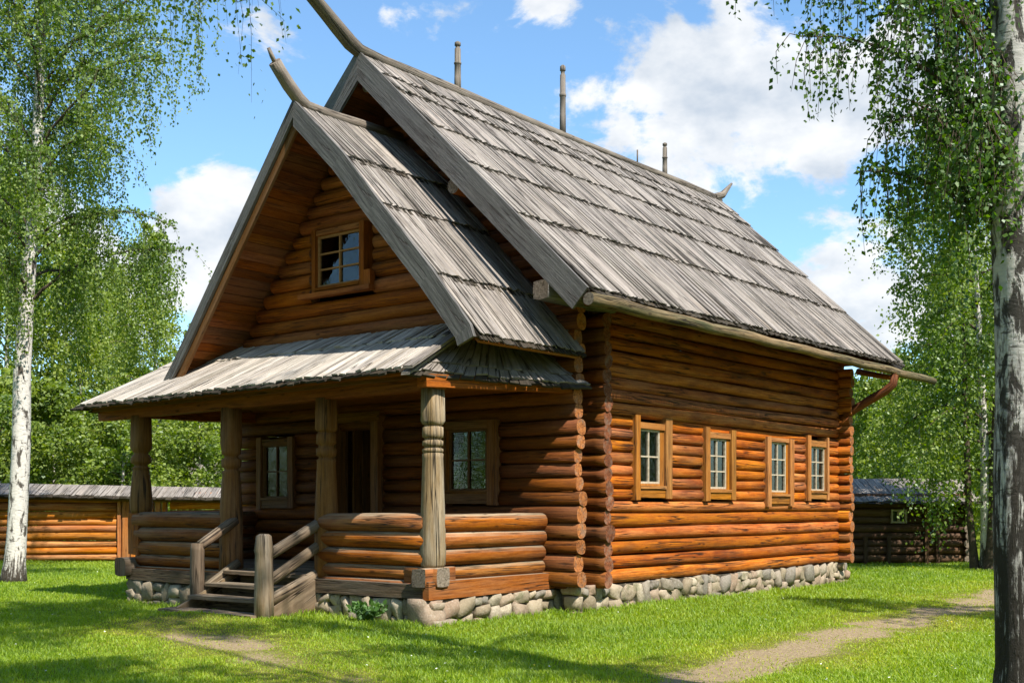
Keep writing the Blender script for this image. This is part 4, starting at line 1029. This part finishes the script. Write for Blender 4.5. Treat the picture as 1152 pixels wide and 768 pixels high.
# birches that stand beside the camera and throw their shade on the lawn
mbD, crD = birch_geo(53, 15.5, .09, str8(.1), 7.6, 2.3, 30, 24, 1.2, 9, .14, M['leaf'], M['bark'], .5)
D0 = place_tree('birch_tree', 'shading birch beside the viewer, outside the picture', 'tree', (2.9, 2.2, 0), mbD, crD, M['bark'], 0, 1., g)
mbE, crE = birch_geo(59, 23.5, .07, str8(.1), 17.0, 2.5, 30, 26, 1.3, 9, .16, M['leaf'], M['bark'], .5)
place_tree('birch_tree', 'very tall shading birch beside the viewer, outside the picture', 'tree', (3.6, 4.6, 0), mbE, crE, M['bark'], 0, 1., g)
copy_tree(D0, 'shading birch right of the path, outside the picture', (11.0, 13.0, 0), 2.6, (.75, .75, .78), g)
mbN, crN = birch_geo(67, 13., .15, str8(.08), 6.55, 3.8, 40, 40, 1.0, 26, .046, M['leaf'], M['bark'], .4, twig_r=.004)
place_tree('birch_tree', 'birch whose lowest hanging twigs dip into the top edge left of the small roof peak', 'tree', (-5.5, 10.3, 0), mbN, crN, M['bark'], 0, 1.)
gw = 'unseen woodland birches added around the yard to cut sky light'
for k, (x, y) in enumerate(((17, 10), (19, 4), (21, 15), (18, -2), (23, 8), (16, -8), (22, -6), (11, -12), (5, -13), (-1, -12), (-6, -13), (-12, -10), (-14, -3), (-15, 3), (-17, 9), (-18, 15), (-11, -4), (20, 22), (24, 27), (26, 18), (14, -4), (8, -7), (-21, 20))):  # tree ring added out of view to cut low sky fill; also mirrored in windows
    copy_tree(B0 if k % 3 else A0, 'unseen woodland birch added outside the picture to cut sky light', (x, y, 0), k*1.7, (1.15, 1.15, .95+.07*(k % 4)), gw)
# far wood as one mass
P = []
for i in range(150):
    side = i % 2; Yd = random.uniform(62, 85); px = random.uniform(-160, 330) if side == 0 else random.uniform(900, 1320)
    x = (px-576)*Yd/F; Hh = random.uniform(6.5, 11.); r = random.uniform(1.8, 3.)
    n = 650; th = rng.random(n)*6.283; t = rng.random(n)**.7; zz = Hh*(1-t*.97); rr_ = r*np.sqrt(np.clip(np.sin(np.pi*(.12+.85*t)), 0, 1))*np.sqrt(rng.random(n))
    P.append(np.stack([x+np.cos(th)*rr_, Yd+np.sin(th)*rr_, zz], 1))
P = np.concatenate(P)
ta = (vnoise(P[:, 0]+P[:, 2]*.4, P[:, 1]*.5-P[:, 2]*.5, .35)-.5)*.6
link('far_wood', leaves_mesh('far_wood', P, .30, M['leaf'], hang=.2, tone=.5, tone_arr=ta), None, kind='stuff', label='far green wood behind the fence and shed')

# ------------------------------------------------------------------ log fence with a plank roof on the left
fence = thing('log_fence', (-11.0, 34, 0), 0, 'orange log fence with a grey plank roof behind the white birch', 'fence')
fo = Vector((-11.0, 34, 0))
def FX(p): return Vector(p)-fo
fy = lambda x: 33.75+(x+16)*.09
fz = lambda x: 1.93-(x+16)*.018
mb = MB(); z = .03
while z < 1.88:
    d = random.uniform(.19, .24); mb.log(FX((-19, fy(-19), z+d/2)), FX((-11.38, fy(-11.38), z+d/2)), d/2*1.03, n=12, bow=.02, lump=.03); z += d*.97
mb.build('log_panel', [M['fence'], M['end']], fence)
mb = MB(); z = .03
while z < 1.88:
    d = random.uniform(.22, .27); mb.log(FX((-9.9, fy(-9.9), z+d/2)), FX((-4.5, fy(-4.5), z+d/2)), d/2*1.03, n=12, bow=.02, lump=.03, sq=.5); z += d*.97
mb.build('log_panel', [M['fence'], M['end']], fence)
for x, w in ((-11.29, .10), (-11.10, .20), (-10.87, .19), (-10.62, .2), (-10.4, .16), (-10.2, .15), (-10.03, .12)):
    mb = MB(); mb.box(FX((x-w/2, fy(x)-.14, 0)), (0, 0, fz(x)-.06), (w*.95, 0, 0), (0, .18, 0), jit=.012); mb.build('fence_post', M['fence'], fence)
mb = MB()
def frp(x, o): return FX((x, fy(x)+o, 0))
e0, e1 = -19.2, -4.4
roof_planks(mb, [frp(e0, .32)+Vector((0, 0, fz(e0)+.32)), frp(e0, -.42)+Vector((0, 0, fz(e0)))], [frp(e1, .32)+Vector((0, 0, fz(e1)+.30)), frp(e1, -.42)+Vector((0, 0, fz(e1)))], [0, 1], .12, .22, rag=.03, lift=.02, thick=.03)
roof_planks(mb, [frp(e0, .30)+Vector((0, 0, fz(e0)+.33)), frp(e0, 1.05)+Vector((0, 0, fz(e0)))], [frp(e1, .30)+Vector((0, 0, fz(e1)+.31)), frp(e1, 1.05)+Vector((0, 0, fz(e1)))], [0, 1], .2, .3, rag=.03, lift=.02, under=False)
mb.build('roof', ROOFM, fence)
mb = MB(); mb.log(frp(e0, -.2)+Vector((0, 0, fz(e0)-.05)), frp(e1, -.2)+Vector((0, 0, fz(e1)-.05)), .06, n=8); mb.build('rail', [M['shed'], M['end']], fence)

# ------------------------------------------------------------------ dark shed on the right
so_ = Vector((10.5, 33, 0)); shed = thing('log_shed', so_, 0, 'low dark log shed with grey plank roof beyond the house corner', 'shed')
mb = MB(); z = .02
while z < 1.78:
    d = random.uniform(.2, .25); zc = z+d/2
    for (a, b) in (((7.2, 10.53), (10.95, 12.75)) if 1.12 < zc < 1.52 else ((7.2, 12.75),)): mb.log(Vector((a, 33, zc))-so_, Vector((b, 33, zc))-so_, d/2*1.03, n=12, bow=.015, endjit=.03)
    z += d*.97
mb.build('front_wall', [M['shed'], M['end_grey']], shed)
mb = MB(); z = .02
while z < 1.9:
    d = random.uniform(.2, .25); mb.log(Vector((12.65, 32.8, z+d/2))-so_, Vector((12.65, 35.6, z+d/2))-so_, d/2*1.03, n=10); mb.log(Vector((7.2, 35.5, z+d/2))-so_, Vector((12.75, 35.5, z+d/2))-so_, d/2*1.03, n=8); z += d*.97
mb.build('side_wall', [M['shed'], M['end_grey']], shed)
for x in (9.75, 10.4, 11.45, 11.75):
    mb = MB(); mb.box(Vector((x, 32.83, 0))-so_, (0, 0, 1.72 if x > 11 else .75), (.10, 0, 0), (0, .07, 0), jit=.008); mb.build('post', M['shed'], shed)
mb = MB()
V = lambda x, y, z: Vector((x, y, z))-so_
roof_planks(mb, [V(7.0, 34.3, 2.36), V(7.0, 32.55, 1.70)], [V(12.95, 34.3, 2.36), V(12.95, 32.55, 1.70)], [0, 1], .12, .24, rag=.04, lift=.02)
roof_planks(mb, [V(7.0, 34.32, 2.37), V(7.0, 36., 1.70)], [V(12.95, 34.32, 2.37), V(12.95, 36., 1.70)], [0, 1], .2, .3, rag=.04, lift=.02, under=False)
mb.build('roof', ROOFM, shed)
mb = MB()
mb.box(V(10.52, 32.87, 1.13), (0, 0, .38), (.05, 0, 0), (0, .15, 0)); mb.box(V(10.91, 32.87, 1.13), (0, 0, .38), (.05, 0, 0), (0, .15, 0)); mb.box(V(10.575, 32.875, 1.13), (.33, 0, 0), (0, .14, 0), (0, 0, .05)); mb.box(V(10.575, 32.875, 1.46), (.33, 0, 0), (0, .14, 0), (0, 0, .05))
mb.box(V(10.70, 32.885, 1.185), (0, 0, .27), (.07, 0, 0), (0, .1, 0))
w = mb.build('window', M['white_paint'], shed)
mb = MB(); mb.box(V(10.575, 32.95, 1.18), (.33, 0, 0), (0, .01, 0), (0, 0, .28)); mb.build('pane', M['glass'], w)
mb = MB(); mb.box(V(10.575, 33.02, 1.18), (.33, 0, 0), (0, .01, 0), (0, 0, .28)); mb.build('curtain', M['cloth'], w)
# tiny hut roof beyond the fence
ho = Vector((-12.2, 48, 0)); hut = thing('hut', ho, 0, 'small grey plank hut half hidden by trees behind the fence', 'hut')
mb = MB(); mb.box((-.7, 0, 0), (1.4, 0, 0), (0, 1.6, 0), (0, 0, 2.35)); mb.build('wall', M['plank'], hut)
mb = MB(); roof_planks(mb, [(-.95, .8, 3.35), (-.95, -.35, 2.3)], [(.95, .8, 3.35), (.95, -.35, 2.3)], [0, .5, 1], .14, .22); roof_planks(mb, [(-.95, .82, 3.36), (-.95, 1.95, 2.3)], [(.95, .82, 3.36), (.95, 1.95, 2.3)], [0, 1], .14, .22); mb.build('roof', ROOFM, hut)
# leafy herb at the porch footing
P = []
for i in range(95):
    a = random.uniform(0, 6.283); L = random.uniform(.08, .26); 
    for k in range(5):
        t = (k+1)/5; P.append((math.cos(a)*L*t*1.1, math.sin(a)*L*t*.7, .03+.24*t*math.sin(1.2+L*3)*random.uniform(.6, 1)))
hb = h2w(-1.35, -3.98); hb.z = GH(hb.x, hb.y)
o = link('leafy_herb', leaves_mesh('leafy_herb', P, .075, M['herb'], hang=-.2, tone=.55), None); o.location = hb
o['label'] = 'small leafy weed growing against the stones under the porch corner'; o['category'] = 'plant'

# ------------------------------------------------------------------ sky
w = bpy.data.worlds.new('World'); sc.world = w; w.use_nodes = True
nt = NT(w.node_tree); nt.n.clear()
outw = nt.new('ShaderNodeOutputWorld')
sky = nt.new('ShaderNodeTexSky', sky_type='NISHITA', sun_disc=False, sun_elevation=R(SUN_EL), sun_rotation=math.atan2(sx, sy), altitude=100., air_density=1., dust_density=.6, ozone_density=2.)
dirv = nt.new('ShaderNodeTexCoord').outputs['Generated']
dv = nt.vmath('NORMALIZE', dirv)
SKY_TINT = nt.mix(1., sky.outputs[0], (.92, 1.13, 1.20), 'MULTIPLY')
def cdir(px, py): v = Vector(((px-576)/F, 1, (HOR-py)/F)); return v.normalized()
blob = None
for (px, py, r, k) in ((800, 110, .085, 1.), (880, 120, .085, 1.05), (950, 150, .07, .9), (855, 190, .035, .5), (950, 300, .06, 1.1), (1000, 330, .065, .9), (905, 270, .025, .6), (645, 110, .045, .75), (700, 130, .045, .6), (240, 272, .055, 1.5), (205, 300, .055, 1.3), (160, 330, .08, .9), (830, 15, .055, .9), (770, 10, .04, .5), (620, 5, .035, .7), (690, 60, .03, .3), (300, 15, .04, .5), (240, 135, .03, .4), (850, 235, .04, .5), (1080, 120, .09, .9), (1100, 330, .1, .8), (760, 60, .035, .35), (40, 250, .1, .6), (560, 90, .05, .28), (470, 20, .05, .25), (600, 40, .05, .35), (690, 20, .06, .45), (1000, 20, .08, .6)):
    d = nt.vmath('DISTANCE', dv, tuple(cdir(px, py)))
    b = nt.math('MULTIPLY', nt.math('POWER', nt.math('SUBTRACT', 1., nt.math('DIVIDE', d, r*1.25), clamp=True), .8), k)
    blob = b if blob is None else nt.math('MAXIMUM', blob, b)
yy = nt.new('ShaderNodeSeparateXYZ', ins={0: dv})
n1 = nt.noise(nt.scale(dv, (1, 1, 1.7)), 9., 8., .6, None, .35); n2 = nt.noise(nt.scale(dv, (1, 1, 1.7)), 28., 6., .62)
nb = nt.noise(nt.scale(dv, (1, 1, 1.9)), 2.6, 7., .58)
behind = nt.math('MULTIPLY', nt.ramp(nb, [(.56, 0.), (.70, .8)]), nt.ramp(yy.outputs[1], [(.2, 1.), (.6, .0)]))
cl = nt.math('ADD', nt.math('ADD', blob, nt.math('MULTIPLY', nt.math('SUBTRACT', n1, .5), 2.2)), nt.math('MULTIPLY', nt.math('SUBTRACT', n2, .5), .7))
cl = nt.math('MULTIPLY', nt.ramp(cl, [(.36, 0.), (.66, 1.)], 'EASE'), nt.ramp(blob, [(0., 0.), (.14, 1.)]))
cl = nt.math('MAXIMUM', cl, behind)
sh = nt.noise(nt.vmath('ADD', nt.scale(dv, (1, 1, 1.6)), (.0, .0, .03)), 12., 5., .55)
cc = nt.ramp(sh, [(.34, (.60, .67, .76)), (.58, (1., 1., 1.))])
cc = nt.vmath('MULTIPLY', cc, (5.0, 5.05, 5.1))
colw = nt.mix(nt.math('MULTIPLY', cl, .96), SKY_TINT, cc)
bg = nt.new('ShaderNodeBackground', ins={'Color': colw, 'Strength': .12})
nt.l.new(bg.outputs[0], outw.inputs[0])
